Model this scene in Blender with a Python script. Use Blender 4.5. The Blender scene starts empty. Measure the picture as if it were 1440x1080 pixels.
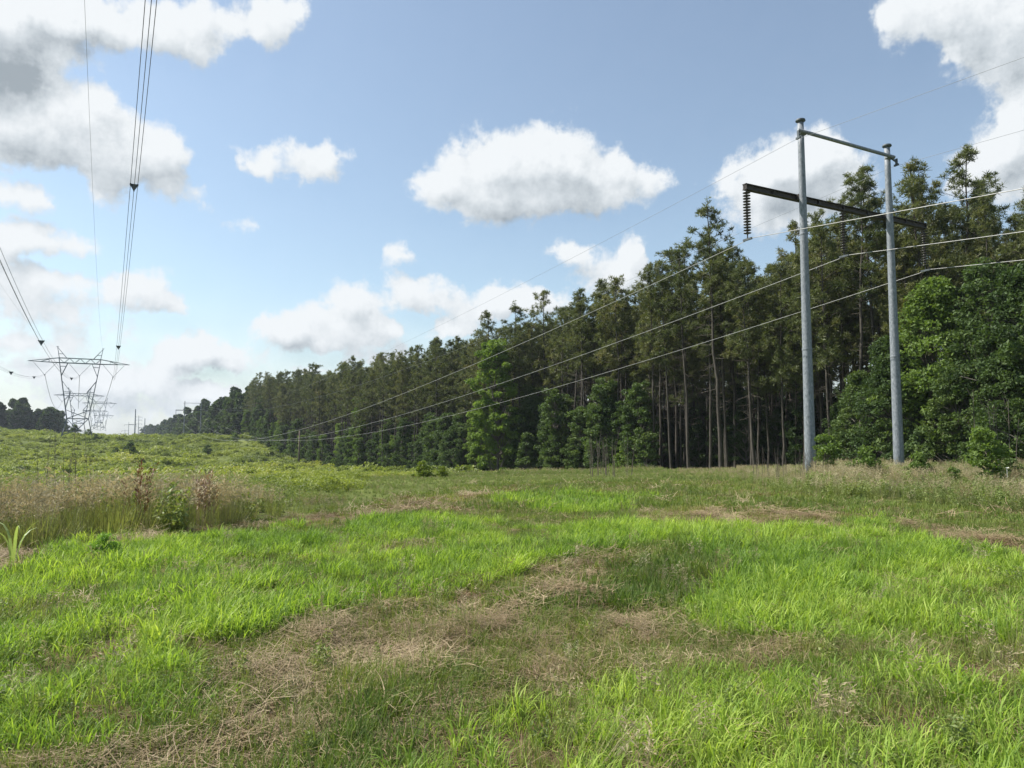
import bpy, math, random
import numpy as np
from mathutils import Vector, Matrix, Euler

R = np.random.default_rng(7)
random.seed(7)
sc = bpy.context.scene
COL = sc.collection
PI = math.pi

# ------------------------------------------------------------------ camera model
F = 1048.0
PITCH = math.atan(78 / 1048)
CP, SP = math.cos(PITCH), math.sin(PITCH)
CAMZ = 1.6
UX, UY = -math.sin(math.radians(28.46)), math.cos(math.radians(28.46))   # along the corridor
NX, NY = UY, -UX                                                          # to its right

def ray(px, py):
    X = (px - 720) / F; Y = (540 - py) / F
    return np.array([X, CP - Y * SP, SP + Y * CP])

def do2xy(d, o):
    return d * UX + o * NX, d * UY + o * NY

def xy2do(x, y):
    return x * UX + y * UY, x * NX + y * NY

# ------------------------------------------------------------------ noise
def _h(ix, iy, s):
    n = (ix * 374761393 + iy * 668265263 + s * 1274126177) & 0xFFFFFFFF
    n = ((n ^ (n >> 13)) * 1274126177) & 0xFFFFFFFF
    n = (n ^ (n >> 16)) & 0xFFFFFF
    return n / float(0xFFFFFF)

def vn(x, y, s=0):
    x = np.asarray(x, float); y = np.asarray(y, float)
    ix = np.floor(x).astype(np.int64); iy = np.floor(y).astype(np.int64)
    fx = x - ix; fy = y - iy
    fx = fx * fx * (3 - 2 * fx); fy = fy * fy * (3 - 2 * fy)
    a = _h(ix, iy, s); b = _h(ix + 1, iy, s); c = _h(ix, iy + 1, s); d = _h(ix + 1, iy + 1, s)
    return (a * (1 - fx) + b * fx) * (1 - fy) + (c * (1 - fx) + d * fx) * fy

def fbm(x, y, s=0, o=4):
    v = 0; a = 0.5; t = 0
    for k in range(o):
        v = v + a * vn(x * 2 ** k + 13.7 * k, y * 2 ** k + 7.1 * k, s + k); t += a; a *= 0.5
    return v / t          # 0..1

def sstep(a, b, x):
    t = np.clip((x - a) / (b - a), 0, 1)
    return t * t * (3 - 2 * t)

# ------------------------------------------------------------------ terrain height
_pd = np.arange(-400, 3001, 1.0)
_pz = np.interp(_pd, [-400, 22, 36, 50, 100, 150, 195, 240, 300, 330, 420, 700, 1200, 3000],
                [0, 0, -.40, -1.05, -3.9, -5.2, -5.2, -2.6, 2.3, 2.7, .6, -3, -1.5, -6])
_k = np.exp(-0.5 * (np.arange(-30, 31) / 10.0) ** 2); _k /= _k.sum()
_pz = np.convolve(np.pad(_pz, 30, mode='edge'), _k, mode='valid')

def zt(x, y):
    x = np.asarray(x, float); y = np.asarray(y, float)
    d, o = xy2do(x, y)
    z = np.interp(d, _pd, _pz)
    z = z + 3.4 * sstep(-2, -60, o) * sstep(90, 330, d) * (1 - .5 * sstep(450, 700, d))
    z = z + .8 * sstep(0, -30, o) * sstep(30, 120, d) * (1 - sstep(120, 240, d)) * 0 
    far = sstep(28, 110, d)
    z = z + far * (fbm(x / 26, y / 26, 3, 3) - .5) * 1.7
    z = z + far * (fbm(x / 6, y / 6, 5, 2) - .5) * .7
    r = np.hypot(x, y)
    z = z + (fbm(x / 2.6, y / 2.6, 11, 3) - .5) * .17 * (1 - .6 * sstep(40, 90, r))
    z = z + (fbm(x / .55, y / .55, 17, 2) - .5) * .055 * (1 - sstep(12, 26, r))
    return z

Z0 = float(zt(0, 0)); CAMZ = 1.6 + 0 * Z0

def ground_px(px, py):
    r = ray(px, py)
    t = CAMZ / max(1e-4, -r[2])
    return r[0] * t, r[1] * t

def march(px, py):
    """first hit of a pixel's ray with the terrain"""
    r = ray(px, py); t = np.concatenate([np.arange(3, 60, .1), np.arange(60, 900, .5)])
    g = CAMZ + r[2] * t - zt(r[0] * t, r[1] * t)
    i = np.argmax(g < 0)
    return r[0] * t[i], r[1] * t[i]

def xy_on(px, o, py=618):
    """ground point where the column px crosses the line at offset o"""
    r = ray(px, py); k = r[0] / r[1]
    y = o / (NX * k + NY)
    return k * y, y

# ------------------------------------------------------------------ mesh helpers
class MB:
    def __init__(s): s.v = []; s.f = []; s.t = []; s.m = []; s.n = 0
    def add(s, v, f, tint=0.5, m=0):
        v = np.asarray(v, float).reshape(-1, 3)
        s.v.append(v)
        s.t.append(np.full(len(v), tint) if np.isscalar(tint) else np.asarray(tint, float))
        for q in f: s.f.append(tuple(int(i) + s.n for i in q)); s.m.append(m)
        s.n += len(v)
    def tube(s, pts, rad, n=6, m=0, cap=True, tint=.5):
        pts = [Vector(p) for p in pts]
        if np.isscalar(rad): rad = [rad] * len(pts)
        vs = []; fs = []
        for i, p in enumerate(pts):
            a = pts[min(i + 1, len(pts) - 1)] - pts[max(i - 1, 0)]
            if a.length < 1e-9: a = Vector((0, 0, 1))
            a.normalize()
            ref = Vector((1, 0, 0)) if abs(a.x) < .9 else Vector((0, 1, 0))
            u = a.cross(ref).normalized(); w = a.cross(u)
            for k in range(n):
                t = 2 * PI * k / n
                vs.append(p + (u * math.cos(t) + w * math.sin(t)) * rad[i])
        for i in range(len(pts) - 1):
            for k in range(n):
                k2 = (k + 1) % n
                fs.append((i * n + k, i * n + k2, (i + 1) * n + k2, (i + 1) * n + k))
        if cap:
            fs.append(tuple(range(n))[::-1]); fs.append(tuple((len(pts) - 1) * n + k for k in range(n)))
        s.add([tuple(v) for v in vs], fs, tint, m)
    def bar(s, a, b, w=.1, h=None, m=0):
        h = h or w
        a = Vector(a); b = Vector(b); d = (b - a).normalized()
        ref = Vector((0, 0, 1)) if abs(d.z) < .95 else Vector((0, 1, 0))
        u = d.cross(ref).normalized() * (w / 2); v = u.cross(d).normalized() * (h / 2)
        vs = [a - u - v, a + u - v, a + u + v, a - u + v, b - u - v, b + u - v, b + u + v, b - u + v]
        s.add([tuple(q) for q in vs], [(3, 2, 1, 0), (4, 5, 6, 7), (0, 1, 5, 4), (1, 2, 6, 5), (2, 3, 7, 6), (3, 0, 4, 7)], .5, m)
    def lathe(s, prof, n=16, c=(0, 0, 0), m=0):
        vs = []; fs = []
        for r, z in prof:
            for k in range(n):
                t = 2 * PI * k / n
                vs.append((c[0] + r * math.cos(t), c[1] + r * math.sin(t), c[2] + z))
        for i in range(len(prof) - 1):
            for k in range(n):
                k2 = (k + 1) % n
                fs.append((i * n + k, i * n + k2, (i + 1) * n + k2, (i + 1) * n + k))
        s.add(vs, fs, .5, m)
    def mesh(s, name, mats, smooth=False):
        me = bpy.data.meshes.new(name)
        V = np.concatenate(s.v) if s.v else np.zeros((0, 3))
        me.from_pydata(V.tolist(), [], s.f)
        at = me.attributes.new('tint', 'FLOAT', 'POINT')
        at.data.foreach_set('value', np.concatenate(s.t).astype(np.float32))
        for m in (mats if isinstance(mats, (list, tuple)) else [mats]): me.materials.append(m)
        me.polygons.foreach_set('material_index', np.array(s.m, dtype=np.int32))
        if smooth: me.polygons.foreach_set('use_smooth', np.ones(len(me.polygons), dtype=bool))
        me.update()
        return me

def link(name, me, parent=None, loc=(0, 0, 0)):
    o = bpy.data.objects.new(name, me); COL.objects.link(o); o.location = loc
    if parent: o.parent = parent
    return o

def tag(o, label=None, cat=None, group=None, kind=None):
    if label: o['label'] = label
    if cat: o['category'] = cat
    if group: o['group'] = group
    if kind: o['kind'] = kind
    return o

def thing(name, label, cat, loc=(0, 0, 0), rz=0, group=None):
    o = bpy.data.objects.new(name, None); COL.objects.link(o)
    o.location = loc; o.rotation_euler = (0, 0, rz); o.empty_display_size = .3
    return tag(o, label, cat, group)

def copy_tree(o, parent=None):
    c = o.copy(); COL.objects.link(c); c.parent = parent
    for ch in o.children: copy_tree(ch, c)
    return c

# ------------------------------------------------------------------ materials
def mat(name):
    m = bpy.data.materials.new(name); m.use_nodes = True
    nt = m.node_tree; nt.nodes.clear()
    out = nt.nodes.new('ShaderNodeOutputMaterial')
    return m, nt, out

def N(nt, t, **kw):
    n = nt.nodes.new(t)
    for k, v in kw.items():
        if k in n.inputs: n.inputs[k].default_value = v
        else: setattr(n, k, v)
    return n

def L(nt, a, b): nt.links.new(a, b)

def ramp(nt, fac, stops, interp='LINEAR'):
    r = nt.nodes.new('ShaderNodeValToRGB'); r.color_ramp.interpolation = interp
    e = r.color_ramp.elements
    while len(e) < len(stops): e.new(.5)
    for i, (p, c) in enumerate(stops):
        e[i].position = p; e[i].color = (*c, 1) if len(c) == 3 else c
    L(nt, fac, r.inputs[0]); return r.outputs[0]

def math_n(nt, op, a, b=None, c=None, clamp=False):
    n = nt.nodes.new('ShaderNodeMath'); n.operation = op; n.use_clamp = clamp
    for i, v in enumerate((a, b, c)):
        if v is None: continue
        if isinstance(v, (int, float)): n.inputs[i].default_value = v
        else: L(nt, v, n.inputs[i])
    return n.outputs[0]

def mixc(nt, f, a, b, mode='MIX'):
    n = nt.nodes.new('ShaderNodeMix'); n.data_type = 'RGBA'; n.blend_type = mode
    for i, v in ((0, f), (6, a), (7, b)):
        if isinstance(v, (int, float)): n.inputs[i].default_value = v
        elif isinstance(v, tuple): n.inputs[i].default_value = (*v, 1)
        else: L(nt, v, n.inputs[i])
    return n.outputs[2]

def leaf_mat(name, stops, trans=.4, rough=.5, tmul=(1.15, 1.2, .55), spec=.35, use='both'):
    """foliage: colour by per-leaf tint and per-instance tint, thin translucency"""
    m, nt, out = mat(name)
    a = N(nt, 'ShaderNodeAttribute', attribute_name='tint')
    b = N(nt, 'ShaderNodeAttribute', attribute_name='itint', attribute_type='INSTANCER')
    oi = N(nt, 'ShaderNodeObjectInfo')
    if use == 'object':                       # plain objects: variety from the object's own random number
        f = math_n(nt, 'ADD', math_n(nt, 'MULTIPLY', a.outputs['Fac'], .6), math_n(nt, 'MULTIPLY', oi.outputs['Random'], .4))
    else:
        f = math_n(nt, 'ADD', math_n(nt, 'MULTIPLY', a.outputs['Fac'], .4), math_n(nt, 'MULTIPLY', b.outputs['Fac'], .6))
    c = ramp(nt, f, stops)
    p = N(nt, 'ShaderNodeBsdfPrincipled', Roughness=rough)
    p.inputs['Specular IOR Level'].default_value = spec
    L(nt, c, p.inputs['Base Color'])
    t = N(nt, 'ShaderNodeBsdfTranslucent')
    L(nt, mixc(nt, 1.0, c, tmul, 'MULTIPLY'), t.inputs['Color'])
    mx = N(nt, 'ShaderNodeMixShader'); mx.inputs[0].default_value = trans
    L(nt, p.outputs[0], mx.inputs[1]); L(nt, t.outputs[0], mx.inputs[2]); L(nt, mx.outputs[0], out.inputs[0])
    return m

def solid_mat(name, stops, scale=8, rough=.7, metal=0, bump=.2, stretch=(1, 1, 1), detail=6, bscale=None):
    m, nt, out = mat(name)
    tc = N(nt, 'ShaderNodeTexCoord'); mp = N(nt, 'ShaderNodeMapping'); mp.inputs['Scale'].default_value = stretch
    L(nt, tc.outputs['Object'], mp.inputs[0])
    n = N(nt, 'ShaderNodeTexNoise', Scale=scale, Detail=detail, Roughness=.65); L(nt, mp.outputs[0], n.inputs['Vector'])
    p = N(nt, 'ShaderNodeBsdfPrincipled', Roughness=rough, Metallic=metal)
    L(nt, ramp(nt, n.outputs[0], stops), p.inputs['Base Color'])
    if bump:
        n2 = N(nt, 'ShaderNodeTexNoise', Scale=bscale or scale * 3, Detail=4); L(nt, mp.outputs[0], n2.inputs['Vector'])
        b = N(nt, 'ShaderNodeBump', Strength=bump, Distance=.02); L(nt, n2.outputs[0], b.inputs['Height'])
        L(nt, b.outputs[0], p.inputs['Normal'])
    L(nt, p.outputs[0], out.inputs[0])
    return m

M = {}
M['steel'] = solid_mat('galvanised_steel', [(.32, (.085, .10, .115)), (.46, (.17, .19, .21)), (.56, (.20, .22, .24)), (.72, (.33, .35, .37))], scale=6, rough=.6, metal=.1, bump=.2, stretch=(2.2, 2.2, .9), detail=9)
M['cap'] = solid_mat('dark_cap_steel', [(.3, (.03, .04, .045)), (.7, (.08, .10, .11))], scale=6, rough=.6)
M['arm'] = solid_mat('weathering_steel', [(.3, (.022, .018, .016)), (.7, (.06, .05, .045))], scale=4, rough=.75)
M['tower'] = solid_mat('tower_steel', [(.3, (.08, .10, .12)), (.7, (.15, .18, .20))], scale=1, rough=.6, metal=.1, bump=0)
M['insul'] = solid_mat('brown_porcelain', [(.3, (.05, .045, .048)), (.7, (.11, .10, .10))], scale=9, rough=.25, bump=0)
M['alu'] = solid_mat('aluminium_conductor', [(.3, (.26, .26, .25)), (.7, (.42, .42, .40))], scale=2, rough=.45, metal=.1, bump=0)
M['wire_dark'] = solid_mat('dull_conductor', [(.3, (.045, .05, .06)), (.7, (.09, .10, .115))], scale=1, rough=.6, bump=0)
M['shield'] = solid_mat('shield_wire_steel', [(.3, (.16, .18, .20)), (.7, (.26, .28, .30))], scale=1, rough=.6, bump=0)
M['pine_bark'] = solid_mat('pine_bark', [(.28, (.024, .019, .015)), (.5, (.055, .046, .036)), (.75, (.105, .092, .074))], scale=7, rough=.9, bump=.6, stretch=(1, 1, .25))
M['bark'] = solid_mat('hardwood_bark', [(.3, (.07, .06, .05)), (.7, (.19, .17, .14))], scale=8, rough=.9, bump=.5, stretch=(1, 1, .3))
M['twig'] = solid_mat('dead_twig', [(.3, (.06, .050, .040)), (.7, (.15, .125, .10))], scale=9, rough=.9, bump=0)
M['wood'] = solid_mat('old_post_wood', [(.3, (.10, .075, .055)), (.7, (.2, .16, .12))], scale=9, rough=.9, stretch=(1, 1, .2))
M['needle'] = leaf_mat('pine_needles', [(.0, (.055, .076, .028)), (.45, (.112, .132, .046)), (.75, (.17, .175, .064)), (1, (.20, .155, .085))], trans=.3, rough=.5, spec=.3, use='object')
M['needle_i'] = leaf_mat('pine_needles_wood', [(.0, (.055, .076, .028)), (.45, (.112, .132, .046)), (.75, (.17, .175, .064)), (1, (.20, .155, .085))], trans=.3, rough=.5, spec=.3)
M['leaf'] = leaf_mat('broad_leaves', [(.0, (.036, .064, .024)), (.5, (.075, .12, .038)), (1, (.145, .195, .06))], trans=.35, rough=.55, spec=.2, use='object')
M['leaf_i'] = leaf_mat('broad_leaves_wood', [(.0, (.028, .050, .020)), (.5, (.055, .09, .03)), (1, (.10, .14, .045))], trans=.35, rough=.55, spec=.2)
M['leaf_bright'] = leaf_mat('bright_leaves', [(.0, (.065, .11, .030)), (.5, (.125, .19, .045)), (1, (.20, .27, .07))], trans=.42, rough=.5, spec=.2, use='object')
M['leaf_gum'] = leaf_mat('sweetgum_leaves', [(.0, (.09, .15, .035)), (.5, (.18, .26, .055)), (1, (.28, .36, .09))], trans=.42, rough=.5, spec=.2, use='object')
M['leaf_yellow'] = leaf_mat('yellow_leaves', [(.0, (.10, .15, .02)), (.6, (.2, .25, .03)), (1, (.38, .36, .03))], trans=.4, use='object')
M['brush'] = leaf_mat('hillside_leaves', [(.0, (.06, .095, .028)), (.3, (.14, .18, .045)), (.55, (.25, .295, .065)), (.8, (.34, .37, .09)), (1, (.40, .36, .13))], trans=.38, rough=.5, spec=.3)
M['lush'] = leaf_mat('lush_grass', [(.0, (.07, .14, .035)), (.3, (.16, .265, .048)), (.6, (.295, .42, .066)), (1, (.46, .54, .13))], trans=.45, rough=.55, spec=.22)
M['fine'] = leaf_mat('fine_grass', [(.0, (.075, .125, .035)), (.4, (.13, .19, .045)), (.7, (.21, .25, .07)), (1, (.34, .31, .13))], trans=.36, rough=.6, spec=.15)
M['straw'] = leaf_mat('dry_straw', [(.0, (.12, .082, .042)), (.4, (.245, .182, .10)), (.75, (.37, .29, .17)), (1, (.52, .43, .28))], trans=.15, rough=.6, spec=.3, tmul=(1, .9, .7))
M['weed'] = leaf_mat('weed_leaves', [(.0, (.09, .13, .04)), (.5, (.19, .24, .07)), (1, (.33, .36, .12))], trans=.36, rough=.5, spec=.3)
M['plume'] = leaf_mat('grass_plume', [(.0, (.22, .18, .10)), (.5, (.36, .31, .19)), (1, (.50, .46, .30))], trans=.35, rough=.7, spec=.1, tmul=(1, .9, .7))
M['tallgreen'] = leaf_mat('tall_grass_leaves', [(.0, (.11, .14, .045)), (.5, (.22, .25, .085)), (1, (.38, .36, .17))], trans=.36, rough=.5, spec=.3)
M['russet'] = leaf_mat('russet_seed_heads', [(.0, (.10, .04, .022)), (.6, (.19, .085, .045)), (1, (.28, .15, .08))], trans=.15, use='object', tmul=(1, .8, .6))
M['tan'] = leaf_mat('tan_dead_grass', [(.0, (.24, .16, .10)), (.6, (.38, .28, .18)), (1, (.48, .37, .25))], trans=.2, use='object', tmul=(1, .85, .6))
M['weedling'] = leaf_mat('weedling_leaves', [(.0, (.16, .28, .05)), (.5, (.24, .38, .07)), (1, (.32, .46, .10))], trans=.4, rough=.55, spec=.2, use='object')
M['pale'] = leaf_mat('pale_grass', [(.0, (.20, .28, .10)), (1, (.34, .42, .17))], trans=.4, use='object')
M['white'] = solid_mat('white_petals', [(.3, (.7, .7, .66)), (.7, (.85, .85, .8))], bump=0)

# ground
def ground_material():
    m, nt, out = mat('meadow_soil')
    g = N(nt, 'ShaderNodeNewGeometry')
    a = N(nt, 'ShaderNodeAttribute', attribute_name='cover')       # 0 mown soil and thatch, 1 green cover
    n1 = N(nt, 'ShaderNodeTexNoise', Scale=1.3, Detail=8, Roughness=.7); L(nt, g.outputs['Position'], n1.inputs['Vector'])
    n2 = N(nt, 'ShaderNodeTexNoise', Scale=26, Detail=8, Roughness=.75); L(nt, g.outputs['Position'], n2.inputs['Vector'])
    n3 = N(nt, 'ShaderNodeTexNoise', Scale=.11, Detail=6, Roughness=.6); L(nt, g.outputs['Position'], n3.inputs['Vector'])
    v = N(nt, 'ShaderNodeTexVoronoi', Scale=70); L(nt, g.outputs['Position'], v.inputs['Vector'])
    soil = ramp(nt, n2.outputs[0], [(.32, (.03, .02, .012)), (.48, (.105, .068, .04)), (.66, (.25, .175, .10))])
    soil = mixc(nt, math_n(nt, 'MULTIPLY', v.outputs['Distance'], .5), soil, (.17, .115, .065))
    grn = ramp(nt, n2.outputs[0], [(.3, (.04, .055, .018)), (.6, (.085, .11, .032)), (.8, (.14, .16, .05))])
    mown = mixc(nt, ramp(nt, n1.outputs[0], [(.45, (0, 0, 0)), (.62, (1, 1, 1))]), soil, grn)
    hill = ramp(nt, n3.outputs[0], [(.3, (.06, .075, .02)), (.5, (.10, .125, .03)), (.7, (.15, .175, .04))])
    c = mixc(nt, a.outputs['Fac'], mown, hill)
    p = N(nt, 'ShaderNodeBsdfPrincipled', Roughness=.95); p.inputs['Specular IOR Level'].default_value = .1
    L(nt, c, p.inputs['Base Color'])
    b = N(nt, 'ShaderNodeBump', Strength=.8, Distance=.03); L(nt, n2.outputs[0], b.inputs['Height']); L(nt, b.outputs[0], p.inputs['Normal'])
    L(nt, p.outputs[0], out.inputs[0])
    return m
M['ground'] = ground_material()

# ------------------------------------------------------------------ regions of the field (outlines on the ground, metres)
def poly_px(pts): return np.array([ground_px(*p) for p in pts])

def inpoly(P, x, y):
    c = np.zeros(np.shape(x), bool); n = len(P); j = n - 1
    for i in range(n):
        xi, yi = P[i]; xj, yj = P[j]
        if yi != yj:
            c ^= ((yi > y) != (yj > y)) & (x < (xj - xi) * (y - yi) / (yj - yi) + xi)
        j = i
    return c

MOWN = np.array([(-60, -30)] + [tuple(p) for p in poly_px([(-900, 860), (-300, 812), (0, 775), (120, 757), (300, 740), (430, 724), (520, 706), (575, 692), (640, 677), (720, 671), (900, 669), (1030, 672), (1100, 688), (1200, 703), (1300, 711), (1440, 721), (1700, 735)])] + [(60, 6), (60, -30)])
LUSH = [poly_px(p) for p in [
    [(-300, 830), (0, 800), (60, 770), (140, 750), (260, 742), (400, 736), (520, 732), (640, 742), (810, 752), (825, 785), (740, 806), (640, 830), (560, 850), (470, 872), (330, 905), (250, 915), (300, 960), (320, 985), (210, 1030), (130, 1056), (-300, 1080)],
    [(700, 698), (790, 692), (890, 698), (900, 716), (830, 722), (740, 716)],
    [(560, 752), (640, 743), (760, 745), (860, 735), (980, 738), (1060, 742), (1050, 752), (940, 762), (820, 775), (640, 778)],
    [(950, 770), (1000, 752), (1080, 745), (1200, 755), (1290, 748), (1345, 770), (1460, 800), (1700, 820), (1700, 915), (1440, 905), (1340, 908), (1260, 915), (1140, 905), (1060, 892), (985, 880), (950, 850), (1030, 822)],
    [(1700, 900), (1440, 892), (1300, 925), (1130, 942), (1010, 930), (900, 935), (800, 952), (700, 978), (620, 1015), (585, 1060), (520, 1200), (1700, 1200)],
    [(560, 735), (640, 728), (720, 735), (690, 745), (600, 746)],
    [(1180, 722), (1260, 722), (1330, 735), (1300, 745), (1200, 742)],
]]
STRAW = [poly_px(p) for p in [
    [(540, 862), (640, 832), (760, 798), (880, 772), (915, 782), (820, 825), (740, 860), (700, 895), (620, 915), (600, 960), (530, 985), (440, 1000), (400, 975), (330, 930), (420, 895)],
    [(330, 1000), (460, 1015), (500, 1060), (480, 1200), (120, 1200), (140, 1060), (250, 1040)],
    [(230, 915), (340, 905), (330, 935), (290, 955)],
    [(850, 888), (930, 872), (965, 882), (890, 904), (850, 905)],
    [(745, 905), (800, 895), (820, 915), (760, 950), (715, 945)],
    [(1010, 905), (1090, 900), (1180, 915), (1170, 935), (1040, 940)],
    [(-300, 800), (0, 765), (200, 748), (430, 724), (620, 700), (640, 714), (500, 734), (380, 744), (260, 754), (110, 770), (60, 800), (-200, 830)],
    [(880, 720), (960, 712), (1100, 712), (1200, 724), (1100, 738), (1000, 736), (900, 732)],
    [(560, 768), (630, 765), (640, 778), (570, 780)],
    [(1310, 742), (1370, 745), (1440, 770), (1440, 790), (1350, 770)],
    [(1350, 900), (1300, 908), (1320, 915), (1380, 905)],
    [(680, 1060), (780, 1050), (770, 1200), (660, 1200)],
    [(480, 700), (640, 690), (740, 690), (700, 700), (600, 712)],
]]
DARK = [poly_px(p) for p in [[(840, 800), (930, 765), (1010, 755), (1020, 810), (960, 850), (860, 850), (800, 830)], [(480, 950), (620, 940), (620, 1010), (480, 1030)], [(420, 1010), (560, 1040), (560, 1200), (300, 1200)]]]

def warp(x, y):
    r = np.hypot(x, y); a = .05 * r
    return x + (fbm(x / (.05 * r + .25), y / (.05 * r + .25), 41, 3) - .5) * 2.2 * a, y + (fbm(x / (.08 * r + .3), y / (.08 * r + .3), 47, 3) - .5) * 4 * a

def anyin(polys, x, y):
    c = np.zeros(x.shape, bool)
    for P in polys: c |= inpoly(P, x, y)
    return c

# ------------------------------------------------------------------ the ground sheet
def build_ground():
    rad = [1.0]
    while rad[-1] < 3500: rad.append(rad[-1] * (1.017 if rad[-1] < 400 else 1.06) + .0)
    rad = np.array(rad); na = 560
    # finer angles ahead of the camera
    th = np.linspace(-PI, PI, na, endpoint=False); th = th - .72 * np.sin(th) * 1.0
    RR, TT = np.meshgrid(rad, th, indexing='ij')
    x = RR * np.sin(TT); y = RR * np.cos(TT)
    z = zt(x, y)
    nr = len(rad)
    V = np.stack([x, y, z], -1).reshape(-1, 3)
    V = np.concatenate([V, [[0, 0, float(zt(0, 0))]]])
    i = np.arange(nr - 1)[:, None]; j = np.arange(na)[None, :]; j2 = (j + 1) % na
    Q = np.stack([(i * na + j) + 0 * j2, (i + 1) * na + j + 0 * j2, (i + 1) * na + j2, i * na + j2], -1).reshape(-1, 4)
    fs = [tuple(q) for q in Q[:, ::-1].tolist()] + [(len(V) - 1, (k + 1) % na, k) for k in range(na)]
    me = bpy.data.meshes.new('ground')
    me.from_pydata(V.tolist(), [], fs)
    cov = 1 - (inpoly(MOWN, V[:, 0], V[:, 1])).astype(float)
    cov = np.where(np.hypot(V[:, 0], V[:, 1]) < 1.5, 0, cov)
    at = me.attributes.new('cover', 'FLOAT', 'POINT'); at.data.foreach_set('value', cov.astype(np.float32))
    me.materials.append(M['ground'])
    me.polygons.foreach_set('use_smooth', np.ones(len(me.polygons), dtype=bool)); me.update()
    o = link('ground', me); tag(o, 'rolling meadow ground of soil, thatch and green cover', kind='structure')
    # make sure normals point up
    if me.polygons[len(me.polygons) // 2].normal.z < 0: me.flip_normals()
build_ground()

# ------------------------------------------------------------------ scatter (one 'stuff' object of instances)
def scatter(name, label, cat, P, sources, scale, tilt=.12, tint=None, rotz=None):
    n = len(P)
    me = bpy.data.meshes.new(name); me.vertices.add(n)
    me.vertices.foreach_set('co', np.asarray(P, np.float32).ravel())
    rot = np.zeros((n, 3), np.float32); rot[:, 0] = R.normal(0, tilt, n); rot[:, 1] = R.normal(0, tilt, n)
    rot[:, 2] = R.uniform(0, 2 * PI, n) if rotz is None else rotz
    at = me.attributes.new('rot', 'FLOAT_VECTOR', 'POINT'); at.data.foreach_set('vector', rot.ravel())
    at = me.attributes.new('scl', 'FLOAT', 'POINT'); at.data.foreach_set('value', np.asarray(scale, np.float32) * np.ones(n, np.float32))
    at = me.attributes.new('pick', 'INT', 'POINT'); at.data.foreach_set('value', R.integers(0, len(sources), n).astype(np.int32))
    t = R.uniform(0, 1, n) if tint is None else np.clip(tint, 0, 1)
    at = me.attributes.new('itint', 'FLOAT', 'POINT'); at.data.foreach_set('value', t.astype(np.float32))
    ng = bpy.data.node_groups.new(name + '_scatter', 'GeometryNodeTree')
    ng.interface.new_socket('Geometry', in_out='INPUT', socket_type='NodeSocketGeometry')
    ng.interface.new_socket('Geometry', in_out='OUTPUT', socket_type='NodeSocketGeometry')
    gi = ng.nodes.new('NodeGroupInput'); go = ng.nodes.new('NodeGroupOutput')
    iop = ng.nodes.new('GeometryNodeInstanceOnPoints'); jn = ng.nodes.new('GeometryNodeJoinGeometry')
    for sm in sources:
        so = bpy.data.objects.new(name + '_piece', sm)
        oi = ng.nodes.new('GeometryNodeObjectInfo'); oi.inputs['Object'].default_value = so; oi.inputs['As Instance'].default_value = True
        ng.links.new(oi.outputs['Geometry'], jn.inputs[0])
    def na(nm, ty):
        k = ng.nodes.new('GeometryNodeInputNamedAttribute'); k.data_type = ty; k.inputs['Name'].default_value = nm; return k.outputs['Attribute']
    iop.inputs['Pick Instance'].default_value = True
    ng.links.new(gi.outputs[0], iop.inputs['Points']); ng.links.new(jn.outputs[0], iop.inputs['Instance'])
    ng.links.new(na('pick', 'INT'), iop.inputs['Instance Index'])
    er = ng.nodes.new('FunctionNodeEulerToRotation'); ng.links.new(na('rot', 'FLOAT_VECTOR'), er.inputs[0])
    ng.links.new(er.outputs[0], iop.inputs['Rotation']); ng.links.new(na('scl', 'FLOAT'), iop.inputs['Scale'])
    ng.links.new(iop.outputs[0], go.inputs[0])
    o = link(name, me); md = o.modifiers.new('scatter', 'NODES'); md.node_group = ng
    tag(o, label, cat, kind='stuff')
    return o

def field_points(dens, rmax, rmin=1.9, az=50):
    """random ground points ahead of the viewer with density dens(r) per square metre"""
    e = [rmin]
    while e[-1] < rmax: e.append(min(rmax, e[-1] + (.5 if e[-1] < 12 else 2.0)))
    e = np.array(e)
    A = math.radians(2 * az); xs = []; ys = []
    for a, b in zip(e[:-1], e[1:]):
        n = int(dens((a + b) / 2) * A * (b * b - a * a) / 2)
        r = np.sqrt(R.uniform(a * a, b * b, n)); t = R.uniform(-A / 2, A / 2, n)
        xs.append(r * np.sin(t)); ys.append(r * np.cos(t))
    return np.concatenate(xs), np.concatenate(ys)

# ------------------------------------------------------------------ grass pieces
def blade(mb, base, az, lean, bend, ln, w, seg=4, tint=.5, twist=0, drop=0.0):
    p = np.array(base, float); d0 = lean
    dirh = np.array([math.cos(az), math.sin(az), 0]); side = np.array([-math.sin(az + twist), math.cos(az + twist), 0])
    vs = []; s = ln / seg
    for i in range(seg + 1):
        f = i / seg
        ww = w * (1 - f ** 1.8) * (0.75 + .5 * math.sin(PI * min(1, f * 1.2))) / 2
        if i < seg: vs += [p - side * ww, p + side * ww]
        else: vs += [p]
        ang = d0 + bend * f * f
        p = p + s * (dirh * math.sin(ang) + np.array([0, 0, math.cos(ang)]))
    fs = [(2 * i, 2 * i + 1, 2 * i + 3, 2 * i + 2) for i in range(seg - 1)] + [(2 * seg - 2, 2 * seg - 1, 2 * seg)]
    mb.add(vs, fs, tint)

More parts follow.
